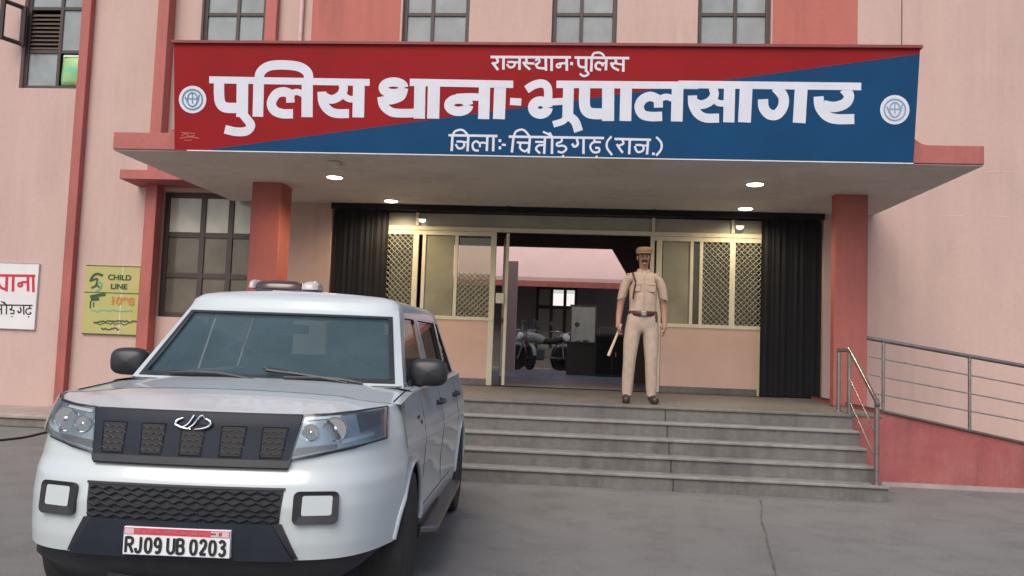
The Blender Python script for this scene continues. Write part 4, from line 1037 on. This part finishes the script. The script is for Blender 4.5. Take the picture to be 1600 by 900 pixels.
# ---- front face
def fp(u, z, off): 
    d = .001; nu = (Fv(u+d, z)-Fv(u-d, z))/(2*d); nz = (Fv(u, z+d)-Fv(u, z-d))/(2*d)
    n = Vector((nu, -1, nz)).normalized(); return Vector((u, Fv(u, z), z))+n*off
def fquad(b, TL, TR_, BR, BL_, off, th=.02, n=14, m=6, edge=None):
    P = []
    for j in range(m+1):
        t = j/m; row = []
        for i in range(n+1):
            s = i/n
            top = (TL[0]+(TR_[0]-TL[0])*s, TL[1]+(TR_[1]-TL[1])*s); bot = (BL_[0]+(BR[0]-BL_[0])*s, BL_[1]+(BR[1]-BL_[1])*s)
            u, z = top[0]+(bot[0]-top[0])*t, top[1]+(bot[1]-top[1])*t
            row.append(fp(u, z, off))
        P.append(row)
    b.grid(P)
    bo = P[0]+[r[-1] for r in P[1:]]+P[-1][-2::-1]+[r[0] for r in P[-2:0:-1]]
    k = len(bo); back = [p+Vector((0, th, 0)) for p in bo]
    for i in range(k): b.face([bo[i], bo[(i+1) % k], back[(i+1) % k], back[i]])
def sym(b, f):
    for s in (1, -1): f(b, s)
# grille panel
b = B(); fquad(b, (-.478, 1.052), (.478, 1.052), (.440, .815), (-.440, .815), .016, .03, 20, 8); gr = b.obj('grille', M['blackgl'], CAR, smooth=40, weld=True)
b = B(); fquad(b, (-.452, .858), (.452, .858), (.442, .826), (-.442, .826), .024, .012, 20, 1); b.obj('lower_chin', M['black'], gr, smooth=40, weld=True)
for k in range(5):
    c = -.368+.184*k; sl = .004*(k-2)
    b = B(); fquad(b, (c-.052, .998), (c+.052, .998), (c+.044-sl, .872), (c-.044-sl, .872), .0185, .004, 3, 2); so = b.obj('grille_slot', M['joint'], gr, weld=True)
    b = B()
    for r_ in range(5):
        z = .982-.024*r_
        for q in range(3):
            u = c-.034+.034*q+(.012 if r_ % 2 else -.004)
            b.tube([fp(u-.014, z-.004, .021), fp(u, z+.004, .022), fp(u+.014, z-.004, .021)], .0017, 4)
    b.obj('slot_mesh', M['lampmesh'], so)
    b = B(); loop = [fp(c-.056, 1.002, .018), fp(c+.056, 1.002, .018), fp(c+.048-sl, .868, .018), fp(c-.048-sl, .868, .018)]; b.tube(loop, .0035, 5, closed=True); b.obj('slot_rim', M['blackgl'], so)
# emblem
b = B()
el = lambda a, rx, rz: fp(rx*math.cos(a), 1.008+rz*math.sin(a), .026)
def arc(a0, a1, rx, rz, mid):
    A = list(range(a0, a1, 8)); b.tube([el(R(a), rx, rz) for a in A], [.0025+mid*math.sin(math.pi*i/(len(A)-1)) for i in range(len(A))], 6)
arc(128, 268, .080, .027, .0060); arc(-84, 74, .080, .027, .0060)
b.tube(smoothline([fp(-.052, .985, .027), fp(-.022, 1.004, .027), fp(-.002, 1.034, .027)], 4), .0045, 6); b.tube(smoothline([fp(-.020, .983, .027), fp(.004, 1.003, .027), fp(.022, 1.030, .027), fp(.036, 1.035, .027)], 4), .0045, 6)
b.obj('badge', M['chrome'], gr, smooth=60)
b = B(); fquad(b, (-.475, 1.060), (.475, 1.060), (.475, 1.0525), (-.475, 1.0525), .018, .012, 20, 1); b.obj('grille_top_gap', M['joint'], gr, weld=True)
# headlamps
for s in (1, -1):
    hl = bpy.data.objects.new('headlight', None); C.objects.link(hl); hl.parent = CAR
    def q4(pts, off, th, m_, nm, n=12, mm=6):
        b = B(); pp = [(p[0]*s, p[1]) for p in pts]; fquad(b, *pp, off, th, n, mm); return b.obj(nm, M[m_], hl, smooth=45, weld=True)
    q4([(.488, 1.050), (.800, 1.085), (.815, .955), (.452, .868)], .006, .02, 'lamp', 'reflector')
    for (cu_, cz_, ru_, nm_) in ((.625, 1.0, .050, 'main_beam_bowl'), (.525, .985, .034, 'high_beam_bowl')):
        b = B(); base_ = fp(cu_*s, cz_, .010)
        b.lathe([(ru_*1.12, -.012), (ru_*1.1, -.016), (ru_*.95, -.008), (ru_*.5, .0), (ru_*.42, -.006), (ru_*.2, -.013), (.001, -.015)], 24, 'Y', base_); b.obj(nm_, M['chrome'], hl, smooth=50)
    q4([(.50, 1.046), (.64, 1.060), (.64, 1.048), (.50, 1.032)], .012, .01, 'lampb', 'top_reflector', 5, 2)
    q4([(.655, .952), (.775, .980), (.775, .964), (.655, .934)], .012, .012, 'lampb', 'indicator', 4, 2)
    q4([(.47, .915), (.64, .935), (.64, .915), (.455, .880)], .010, .01, 'steeldark', 'lamp_bezel', 4, 2)
    q4([(.70, 1.068), (.795, 1.078), (.80, 1.01), (.73, .98)], .010, .01, 'steeldark', 'lamp_bezel', 4, 2)
    q4([(.484, 1.054), (.806, 1.090), (.822, .950), (.448, .862)], .024, .024, 'cglass', 'lens')
    b = B(); pts = [(.484, 1.056), (.6, 1.069), (.7, 1.080), (.808, 1.092), (.824, .948), (.7, .915), (.56, .884), (.446, .858)]
    b.tube([fp(p[0]*s, p[1], .012) for p in pts], .006, 5, closed=True); b.obj('lamp_gasket', M['black'], hl)
# bumper: fog lamp bezels
def rrect(cx, cz, hw, hh, r_, n=4):
    out = []
    for (sx_, sz_, a0) in ((1, 1, 0), (-1, 1, 90), (-1, -1, 180), (1, -1, 270)):
        for i in range(n+1):
            a = R(a0+90*i/n); out.append((cx+sx_*(hw-r_)+r_*math.cos(a), cz+sz_*(hh-r_)+r_*math.sin(a)))
    return out
for s in (1, -1):
    fo = bpy.data.objects.new('fog_lamp', None); C.objects.link(fo); fo.parent = CAR
    o_, i_ = rrect(.578, .662, .092, .070, .024), rrect(.585, .672, .062, .042, .010)
    b = B(); n = len(o_)
    for k in range(n):
        a, c = o_[k], o_[(k+1) % n]; d, e = i_[(k+1) % n], i_[k]
        f = lambda p, off: fp(p[0]*s, p[1], off)
        b.face([f(a, .022), f(c, .022), f(d, .010), f(e, .010)]); b.face([f(a, .022), f(c, .022), f(c, -.005), f(a, -.005)])
    b.obj('bezel', M['black'], fo, smooth=40, weld=True)
    b = B(); b.face([fp(p[0]*s, p[1], .011) for p in i_]); b.obj('white_cover', M['white'], fo)
# lower mesh
b = B(); fquad(b, (-.440, .735), (.440, .735), (.430, .592), (-.430, .592), .004, .006, 20, 4); lg = b.obj('lower_grille', M['joint'], CAR, weld=True)
b = B()
for r_ in range(6):
    z = .722-.0235*r_
    pts = []
    n = 26
    for i in range(n+1):
        u = -.425+.85*i/n; pts.append(fp(u, z+(.007 if (i+r_) % 2 else -.007), .010+.004*((i+r_) % 2)))
    b.tube(pts, .0046, 5)
b.obj('hex_bars', M['blackgl'], lg, smooth=30)
b = B()
for (u0, u1, z0, z1) in ((-.445, .445, .735, .745),): fquad(b, (u0, z1), (u1, z1), (u1, z0), (u0, z0), .008, .01, 20, 1)
b.obj('upper_lip', M['black'], lg, weld=True)
# dark guard + chin
b = B(); fquad(b, (-.40, .592), (.40, .592), (.50, .432), (-.50, .432), .020, .03, 20, 6); gd = b.obj('bumper_guard', M['blackgl'], CAR, smooth=40, weld=True)
for s in (1, -1):
    b = B(); fquad(b, (.44*s, .592), (.40*s, .592), (.50*s, .44), (.515*s, .44), .012, .02, 4, 4); b.obj('guard_cheek', M['black'], gd, smooth=40, weld=True)
b = B(); b.grid([[Vector((u, Fv(u, .42)+dv, z)) for u in [-wd_+2*wd_*i/20 for i in range(21)]] for z, dv, wd_ in ((.45, .012, .86), (.38, .03, .76), (.28, .10, .60), (.26, .5, .6))]); b.obj('under_apron', M['black'], CAR, smooth=60)
b = B(); b.box((-.36, .09, .25), (.36, .12, .40)); b.obj('skid_plate', M['rubber'], CAR, bevel=.01)
# number plate
npz = .506
np_ = bpy.data.objects.new('number_plate', None); C.objects.link(np_); np_.parent = CAR
yv = Fv(.25, .5)-.030
b = B(); b.box((-.236, yv-.008, npz-.060), (.236, yv+.02, npz+.060)); b.obj('plate_sheet', M['plate'], np_, bevel=.003)
b = B(); b.box((-.233, yv-.0095, npz+.028), (.233, yv-.0085, npz+.057)); b.obj('red_band', M['platered'], np_)
b = B()
xx = -.19
while xx < .19:
    ww = rnd.uniform(.012, .03); b.box((xx, yv-.0108, npz+.034+rnd.uniform(0, .006)), (xx+ww, yv-.0100, npz+.045+rnd.uniform(0, .006))); xx += ww+rnd.uniform(.004, .02)
b.obj('band_marks', M['redpanel'], np_)
for x0, x1 in ((-.230, -.19), (.15, .230)):
    b = B(); b.box((x0, yv-.0108, npz+.030), (x1, yv-.0100, npz+.054)); b.obj('band_label', mat('plate_pink', (.6, .42, .45), .5), np_)
GL = {'R': [[(0, 0), (0, 1)], [(0, .94), (.34, .94), (.5, .86), (.52, .72), (.46, .58), (.32, .51), (0, .51)], [(.28, .50), (.56, 0)]],
      'J': [[(.42, 1), (.42, .30), (.36, .10), (.22, .04), (.08, .10), (.02, .30)]],
      '0': [[(.27, .95), (.10, .84), (.04, .5), (.10, .16), (.27, .05), (.44, .16), (.50, .5), (.44, .84), (.27, .95)]],
      '9': [[(.47, .66), (.42, .50), (.26, .42), (.10, .50), (.05, .68), (.12, .88), (.27, .95), (.42, .86), (.49, .62), (.46, .24), (.32, .06), (.10, .10)]],
      'U': [[(.02, 1), (.02, .36), (.08, .14), (.27, .05), (.46, .14), (.52, .36), (.52, 1)]],
      'B': [[(.02, 0), (.02, 1)], [(.02, .94), (.32, .94), (.46, .86), (.46, .66), (.32, .55), (.02, .54)], [(.02, .54), (.34, .53), (.50, .42), (.50, .16), (.36, .06), (.02, .06)]],
      '2': [[(.06, .72), (.12, .89), (.27, .95), (.43, .88), (.47, .70), (.38, .48), (.06, .08)], [(.03, .07), (.51, .07)]],
      '3': [[(.06, .80), (.16, .93), (.30, .94), (.44, .84), (.43, .66), (.24, .53), (.44, .44), (.49, .24), (.38, .08), (.22, .05), (.04, .18)]]}
b = B(); cx = -.222
for ch in 'RJ09 UB 0203':
    if ch == ' ': cx += .016; continue
    for st_ in GL[ch]:
        ribbon(b, [(cx+p[0]*.056, npz-.050+p[1]*.068) for p in st_], .0125, lambda q: Vector((q.x, yv-.0085, q.y)), Vector((0, -1, 0)))
    cx += .042
b.obj('plate_number', M['ink'], np_, norm=False)
# ---- sides
for s in (1, -1):
    side = lambda v, z, off=0: Vector((s*(body_pt('s', v, (z-zbot(v))/(zsh(v)-zbot(v))).x+off), v, z))
    b = B()
    for vg in (1.26, 2.10, 3.02):
        z0 = .47 if vg < 3 else .80
        b.tube([side(vg, z0+(1.11-z0)*i/10, -.001) for i in range(11)], .0032, 4)
    b.tube([side(1.26+1.0*i/8*1.35, .46, .0) for i in range(9)], .0045, 4)
    b.obj('door_gap', M['black'], CAR)
    for v0 in (1.88, 2.80):
        b = B(); b.tube(smoothline([side(v0, 1.02, .0), side(v0+.03, 1.022, .032), side(v0+.15, 1.025, .034), side(v0+.19, 1.026, .0)], 4), .016, 8); b.obj('door_handle', M['black'], CAR, smooth=60)
    # arches, sills, footboard
    for c in WH:
        b = B(); P = []
        for u in (.895, .60): P.append([Vector((s*(u if u < .7 or c[0]+RA*math.cos(R(a)) > .62 else .82), c[0]+(RA+.006)*math.cos(R(a)), c[1]+(RA+.006)*math.sin(R(a)))) for a in range(-2, 183, 8)])
        b.grid(P)
        def surf_u(v, z):
            if v >= .545: return body_pt('s', min(v, 3.7), (z-zbot(v))/(zsh(v)-zbot(v))).x
            lo, hi = .5, 1.0
            for _ in range(30):
                md_ = (lo+hi)/2
                if Fv(md_*Wd(z), z) < v: lo = md_
                else: hi = md_
            return lo*Wd(z)
        bl_ = B(); bl_.tube([(s*(surf_u(c[0]+RA*math.cos(R(a)), c[1]+RA*math.sin(R(a)))-.004), c[0]+RA*math.cos(R(a)), c[1]+RA*math.sin(R(a))) for a in range(4, 170 if c[0] < 1 else 177, 4)], .016, 8); bl_.obj('arch_lip', M['white'], CAR, smooth=70)
        b.face([Vector((s*.6, c[0]+(RA+.006)*math.cos(R(a)), c[1]+(RA+.006)*math.sin(R(a)))) for a in range(-2, 183, 8)]); b.obj('arch_liner', M['rubber'], CAR)
    b = B(); b.hexa([(s*.80, 1.26, .27), (s*.90, 1.26, .27), (s*.90, 3.03, .29), (s*.80, 3.03, .29)], [(s*.80, 1.26, .36), (s*.912, 1.26, .36), (s*.912, 3.03, .37), (s*.80, 3.03, .37)]); b.obj('sill', M['black'], CAR)
    b = B(); b.hexa([(s*.90, 1.28, .29), (s*1.00, 1.34, .29), (s*1.00, 2.94, .30), (s*.90, 3.0, .30)], [(s*.90, 1.28, .33), (s*1.00, 1.34, .33), (s*1.00, 2.94, .34), (s*.90, 3.0, .34)]); b.obj('footboard', M['steeldark'], CAR, bevel=.01)
    # mirror
    mx = .90 if s > 0 else .945
    b = B()
    P = []
    for j in range(9):
        t = j/8*math.pi; rr_ = math.sin(t)**.45 if 0 < j < 8 else .02
        P.append([Vector((s*mx+.118*rr_*math.copysign(abs(math.cos(a))**.62, math.cos(a)), 1.40-.075*math.cos(t), 1.235+.085*rr_*math.copysign(abs(math.sin(a))**.62, math.sin(a)))) for a in [2*math.pi*k/24 for k in range(25)]])
    b.grid(P); mo = b.obj('wing_mirror', M['black'], CAR, smooth=60, weld=True)
    b = B(); b.tube([(s*.80, 1.40, 1.165), (s*.90, 1.40, 1.185)], .03, 8); b.obj('mirror_arm', M['black'], mo, smooth=60)
    b = B(); b.tube([(s*(.80), 1.26, 1.165), (s*.79, 1.50, 1.19), (s*.775, 1.55, 1.25)], .016, 6); b.obj('quarter_trim', M['black'], CAR, smooth=60)
    # small side badge
    if s > 0:
        b = B()
        for (v0, v1, z) in ((.90, .99, 1.005), (.95, 1.01, 1.005)): pass
        for v0, z0, w2, h2 in ((1.00, .985, .05, .018), (1.06, .985, .035, .018), (1.11, .95, .05, .022)):
            b.face([side(v0, z0, .003), side(v0+w2, z0, .003), side(v0+w2, z0+h2, .003), side(v0, z0+h2, .003)])
        b.obj('side_badge', M['ink'], CAR)
    # tail lamp
    b = B(); b.grid([[Vector((s*(.905-.10*t), 3.66+.12*t, z)) for t in (0, .5, 1)] for z in (.86, .98, 1.10)]); b.obj('tail_lamp', M['amber'], CAR, smooth=60)
# wheels
for s in (1, -1):
    for c in WH:
        wr = bpy.data.objects.new('wheel', None); C.objects.link(wr); wr.parent = CAR; wr.location = (s*(.80 if c[0] < 1 else .835), c[0], WR)
        if c[0] < 1: wr.rotation_euler = (0, 0, R(1.5))
        b = B(); b.lathe([(.235, -.10), (.30, -.112), (.345, -.104), (.362, -.08), (.365, -.03), (.365, .03), (.362, .08), (.345, .104), (.30, .112), (.235, .10)], 48, 'X'); b.obj('tyre', M['rubber'], wr, smooth=35)
        b = B(); o_ = .10*s; b.lathe([(.0, .045*s), (.05, .05*s), (.06, .03*s), (.15, .045*s), (.19, .05*s), (.215, .085*s), (.24, .098*s), (.242, .05*s)], 40, 'X'); rm = b.obj('rim', M['rim'], wr, smooth=35)
        b = B()
        for k in range(8):
            a = k*math.pi/4; b.lathe([(.001, .0475*s), (.022, .0476*s), (.022, .044*s)], 10, 'X', (0, .115*math.cos(a), .115*math.sin(a)))
        b.obj('rim_hole', M['joint'], rm)
        b = B(); b.lathe([(.001, .075*s), (.04, .07*s), (.048, .045*s)], 16, 'X'); b.obj('hub_cap', M['steeldark'], rm, smooth=50)
# light bar on the roof
lb = bpy.data.objects.new('light_bar', None); C.objects.link(lb); lb.parent = CAR; lb.location = (-.15, 2.02, 1.70)
b = B(); b.hexa([(-.20, -.09, .0), (.16, -.09, .0), (.16, .09, .0), (-.20, .09, .0)], [(-.23, -.10, .045), (.19, -.10, .045), (.19, .10, .045), (-.23, .10, .045)]); b.obj('base', M['black'], lb, bevel=.01)
def lens(x0, x1, m_):
    b = B(); P = []
    for j in range(7):
        x = x0+(x1-x0)*j/6; e = 1-.25*abs(2*j/6-1)**4
        P.append([Vector((x, -.105*e*math.cos(R(a)), .046+.062*e*math.sin(R(a))**.6)) for a in range(0, 181, 15)])
    b.grid(P); b.face(P[0]); b.face(P[-1]); return b.obj('lens', M[m_], lb, smooth=50)
lens(-.275, -.225, 'clearlens'); lens(-.225, .09, 'amber'); lens(.09, .20, 'clearlens')
b = B(); b.tube([(-.1, -.10, .02), (.05, -.10, .02)], .012, 6); b.obj('clip', M['steel'], lb)
# worn sticker over the windscreen
b = B()
def roofp(u, v):
    t = (v-1.56)/.12; return Vector((u, v, 1.612+.085*min(1, t)**.75))
xx = -.30
while xx < .05:
    ww = rnd.uniform(.02, .05); b.face([roofp(xx, 1.615)+Vector((0, -.01, .006)), roofp(xx+ww, 1.615)+Vector((0, -.01, .006)), roofp(xx+ww, 1.65)+Vector((0, -.01, .008)), roofp(xx, 1.65)+Vector((0, -.01, .008))]); xx += ww+rnd.uniform(.006, .012)
b.obj('worn_sticker', M['grey'], CAR)

# ------------------------------------------------------------------ officer
def skin(J, E, root=0, sub=2):
    """J: joint -> (x, y, z, r) ; E: edges"""
    names = list(J); bm = bmesh.new(); V = {k: bm.verts.new(J[k][:3]) for k in names}
    for a, c in E: bm.edges.new((V[a], V[c]))
    me = bpy.data.meshes.new('tmp'); bm.to_mesh(me); bm.free()
    o = bpy.data.objects.new('tmp', me); C.objects.link(o)
    md = o.modifiers.new('skin', 'SKIN'); md.use_smooth_shade = True
    for i, k in enumerate(names):
        r_ = J[k][3]; r_ = r_ if isinstance(r_, tuple) else (r_, r_)
        me.skin_vertices[0].data[i].radius = r_; me.skin_vertices[0].data[i].use_root = (i == root)
    sb = o.modifiers.new('sub', 'SUBSURF'); sb.levels = sub; sb.render_levels = sub
    dg = bpy.context.evaluated_depsgraph_get(); m2 = bpy.data.meshes.new_from_object(o.evaluated_get(dg))
    bpy.data.objects.remove(o); return m2
mp_ = atz(1001, 634, ZP); MY = 9.98
mx_ = aty(1001, 600, MY).x
OFF = thing('person', 'police officer in khaki uniform and cap standing in the doorway holding a cane', 'person', (mx_, MY, ZP), R(2))
# x: image right positive; faces -y
J = {'pelvis': (0, 0, .98, (.155, .115)), 'waist': (0, -.01, 1.10, (.168, .122)), 'belly': (0, -.025, 1.22, (.176, .138)), 'chest': (0, 0, 1.38, (.184, .13)), 'uppchest': (0, .01, 1.49, (.13, .09)), 'neck': (0, .01, 1.56, .058), 'neck2': (0, -.005, 1.62, .055),
     'jaw': (0, -.025, 1.665, (.062, .072)), 'head': (0, -.01, 1.74, (.075, .094)), 'crown': (0, 0, 1.80, (.062, .078)),
     'shl': (-.178, .01, 1.475, .064), 'uel': (-.228, .02, 1.33, .054), 'ell': (-.258, .05, 1.17, .045), 'fal': (-.275, .02, 1.03, .040), 'wrl': (-.285, -.03, .92, .029), 'pal': (-.285, -.045, .865, (.026, .040)),
     'shr': (.178, .01, 1.475, .064), 'uer': (.228, .02, 1.33, .054), 'elr': (.252, .06, 1.17, .045), 'far': (.260, .03, 1.03, .040), 'wrr': (.258, -.02, .92, .029), 'par': (.255, -.03, .865, (.026, .040)),
     'hil': (-.10, 0, .91, .112), 'thl': (-.125, -.005, .74, .104), 'knl': (-.14, -.01, .50, .080), 'shl2': (-.15, .015, .30, .077), 'anl': (-.155, .02, .10, .066), 'ftl': (-.16, -.02, .045, .04), 'tol': (-.175, -.15, .03, (.042, .026)),
     'hir': (.10, 0, .91, .112), 'thr': (.11, -.005, .74, .104), 'knr': (.115, -.01, .50, .080), 'shr2': (.125, .015, .30, .077), 'anr': (.13, .02, .10, .066), 'ftr': (.135, -.02, .045, .04), 'tor': (.155, -.15, .03, (.042, .026))}
E_s = [('pelvis', 'waist'), ('waist', 'belly'), ('belly', 'chest'), ('chest', 'uppchest'), ('uppchest', 'neck'), ('neck', 'neck2'), ('neck2', 'jaw'), ('jaw', 'head'), ('head', 'crown'), ('uppchest', 'shl'), ('shl', 'uel'), ('uel', 'ell'), ('ell', 'fal'), ('fal', 'wrl'), ('wrl', 'pal'), ('uppchest', 'shr'), ('shr', 'uer'), ('uer', 'elr'), ('elr', 'far'), ('far', 'wrr'), ('wrr', 'par'),
       ('pelvis', 'hil'), ('hil', 'thl'), ('thl', 'knl'), ('knl', 'shl2'), ('shl2', 'anl'), ('anl', 'ftl'), ('ftl', 'tol'), ('pelvis', 'hir'), ('hir', 'thr'), ('thr', 'knr'), ('knr', 'shr2'), ('shr2', 'anr'), ('anr', 'ftr'), ('ftr', 'tor')]
bodym = skin(J, E_s)
bm = bmesh.new(); bm.from_mesh(bodym)
# fingers: own short chains rooted in the palm, closed a little
for s, px_, py_ in ((-1, -.285, -.045), (1, .255, -.03)):
    curl = 1.0 if s < 0 else .55
    for k, (dy, ln) in enumerate(((-.030, .075), (-.010, .085), (.010, .080), (.028, .062))):
        x0, y0, z0 = px_, py_+dy, .862
        inn = -s
        pts = [(x0, y0, z0+.02, .0105), (x0, y0, z0-ln*.35, .0100), (x0+inn*ln*.30*curl, y0, z0-ln*.75, .0092), (x0+inn*ln*.62*curl, y0, z0-ln*(.95-.35*curl), .0080)]
        Jf = {i: p for i, p in enumerate(pts)}; fm = skin(Jf, [(0, 1), (1, 2), (2, 3)], 0, 1); bm.from_mesh(fm)
    pts = [(px_, py_-.03, .885, .012), (px_-s*.015, py_-.058, .862, .0115), (px_-s*.034, py_-.062, .835, .0098)]
    fm = skin({i: p for i, p in enumerate(pts)}, [(0, 1), (1, 2)], 0, 1); bm.from_mesh(fm)
for f in bm.faces:
    c = f.calc_center_median(); f.smooth = True
    arm = abs(c.x) > .19 and c.z < 1.30 and c.z > .75 and abs(c.x) > .215-.02
    if c.z > 1.575: f.material_index = 0
    elif abs(c.x) > (.228 if c.z < .97 else .197) and .74 < c.z < 1.215: f.material_index = 0
    elif c.z > 1.02: f.material_index = 1
    elif c.z > .085: f.material_index = 2
    else: f.material_index = 3
# nose, brow and ears as part of the same mesh
def blob(c, r_, sc_=(1, 1, 1), mi=0):
    g = bmesh.ops.create_uvsphere(bm, u_segments=10, v_segments=8, radius=r_)
    for v in g['verts']: v.co = Vector((v.co.x*sc_[0], v.co.y*sc_[1], v.co.z*sc_[2]))+Vector(c)
    for v in g['verts']:
        for f in v.link_faces: f.material_index = mi; f.smooth = True
blob((0, -.104, 1.712), .0145, (.8, 1.0, 1.5)); blob((-.076, 0, 1.72), .02, (.5, .9, 1.5)); blob((.076, 0, 1.72), .02, (.5, .9, 1.5)); blob((0, -.094, 1.648), .02, (1.2, .6, .6))
me = bpy.data.meshes.new('body'); bm.to_mesh(me); bm.free()
for k in ('skin', 'khaki', 'khakit', 'shoe'): me.materials.append(M[k])
o = bpy.data.objects.new('body', me); C.objects.link(o); o.parent = OFF
# face details
for x in (-.03, .03):
    b = B(); b.lathe([(.001, -.002), (.006, -.001), (.008, .004)], 10, 'Y', (x, -.092, 1.735)); b.obj('eye', M['paper'], OFF, smooth=60)
    b = B(); b.lathe([(.001, -.006), (.005, -.003), (.005, 0)], 8, 'Y', (x, -.0925, 1.735)); b.obj('pupil', M['ink'], OFF)
    b = B(); b.tube([(x-.02, -.092, 1.753), (x, -.098, 1.758), (x+.02, -.092, 1.753)], .005, 5); b.obj('eyebrow', M['hair'], OFF)
b = B(); b.tube(smoothline([(-.036, -.090, 1.676), (-.015, -.106, 1.684), (0, -.110, 1.682), (.015, -.106, 1.684), (.036, -.090, 1.676)], 3), .008, 6); b.obj('moustache', M['hair'], OFF, smooth=60)
b = B(); b.tube([(-.022, -.098, 1.664), (0, -.105, 1.662), (.022, -.098, 1.664)], .0045, 5); b.obj('mouth', M['belt'], OFF)
b = B(); P = []
for j in range(6):
    z = 1.70+.02*j; P.append([Vector((.080*math.cos(a), .015+.088*math.sin(a), z)) for a in [R(-15+210*k/14) for k in range(15)]])
b.grid(P); b.obj('hair', M['hair'], OFF, smooth=60, solid=.008)
b = B(); b.lathe([(.088, 0), (.100, .03), (.104, .055), (.090, .078), (.04, .088), (.001, .089)], 24, c=(0, 0, 1.768)); 
for v in b.bm.verts: v.co.y *= 1.18; v.co.x += .012*(v.co.z-1.768)/.08
cp_ = b.obj('cap', M['cap'], OFF, smooth=60)
b = B(); b.grid([[Vector((.075*math.cos(R(a))*r_, -.085*r_-.045*math.sin(R(a))*(r_) , 1.785-.015*(r_-1)*3)) for a in range(0, 181, 15)] for r_ in (1.0, 1.35)]); b.obj('cap_peak', M['cap'], cp_, smooth=60, solid=.006)
# belt, collar, pockets, sleeves, lanyard
b = B(); b.lathe([(.168, 1.025), (.173, 1.03), (.173, 1.082), (.168, 1.086)], 28)
for v in b.bm.verts: v.co.y = v.co.y*.80-.008
bt = b.obj('belt', M['belt'], OFF, smooth=50)
b = B(); b.box((-.03, -.152, 1.03), (.03, -.138, 1.082)); b.obj('buckle', M['steel'], bt, bevel=.004)
b = B(); b.box((.125, -.10, .96), (.17, -.02, 1.06)); b.obj('pouch', M['belt'], bt, bevel=.012)
for s in (-1, 1):
    b = B(); P = []
    for (x, y, z, r_) in ((.172, .01, 1.505, .058), (.205, .015, 1.43, .064), (.229, .02, 1.33, .062), (.246, .034, 1.235, .060)):
        P.append([Vector((s*x+r_*math.cos(a)*.95, y+r_*math.sin(a), z-.05*s*math.cos(a)*0-.02*math.cos(a)*s)) for a in [2*math.pi*k/16 for k in range(17)]])
    b.grid(P); b.obj('sleeve', M['khaki'], OFF, smooth=70)
    b = B(); b.box((s*.085-.045, -.138, 1.31), (s*.085+.045, -.118, 1.41)); pk = b.obj('pocket', M['khaki'], OFF, bevel=.006)
    b = B(); b.box((s*.085-.047, -.144, 1.385), (s*.085+.047, -.122, 1.415)); b.obj('flap', M['khaki'], pk, bevel=.005)
    b = B(); b.hexa([(s*.02, -.085, 1.535), (s*.075, -.06, 1.53), (s*.085, .05, 1.55), (s*.05, .05, 1.57)], [(s*.03, -.075, 1.575), (s*.06, -.05, 1.585), (s*.07, .05, 1.595), (s*.04, .05, 1.60)]); b.obj('collar', M['khaki'], OFF, bevel=.006)
    b = B(); b.hexa([(s*.10, -.03, 1.53), (s*.20, -.03, 1.515), (s*.20, .03, 1.515), (s*.10, .03, 1.53)], [(s*.10, -.03, 1.548), (s*.20, -.03, 1.53), (s*.20, .03, 1.53), (s*.10, .03, 1.548)]); b.obj('shoulder_strap', M['khaki'], OFF, bevel=.006)
b = B(); b.tube(smoothline([(-.13, -.01, 1.545), (-.125, -.095, 1.50), (-.105, -.135, 1.42), (-.12, -.145, 1.32), (-.13, -.14, 1.22)], 4), .011, 6); b.obj('lanyard', M['belt'], OFF, smooth=60)
b = B(); b.tube([(0, -.133, 1.10), (0, -.148, 1.25), (0, -.128, 1.42), (0, -.095, 1.51)], .006, 5); b.obj('button_placket', M['khakit'], OFF)
for s, fx_ in ((-1, -.165), (1, .143)):
    b = B(); b.tube(smoothline([(fx_+.0, .065, .05), (fx_, .02, .06), (fx_+s*.008, -.07, .05), (fx_+s*.018, -.165, .036)], 4), [.045]*4+[.05]*5+[.046]*3+[.03], 12)
    for v in b.bm.verts: v.co.z = max(.001, v.co.z)
    b.obj('shoe', M['shoe'], OFF, smooth=60)
# cane in the hand on the left of the picture
hx, hy, hz_ = mx_-.285, MY-.055, ZP+.845
cn = B(); cn.tube([(0.03, .0, .08), (0, 0, 0), (-.115, -.03, -.30)], [.012, .0135, .018], 8)
tag(cn.obj('cane', M['wood'], smooth=50, loc=(hx+.008, hy, hz_)), 'short pale wooden cane hanging from the officer hand', 'cane')
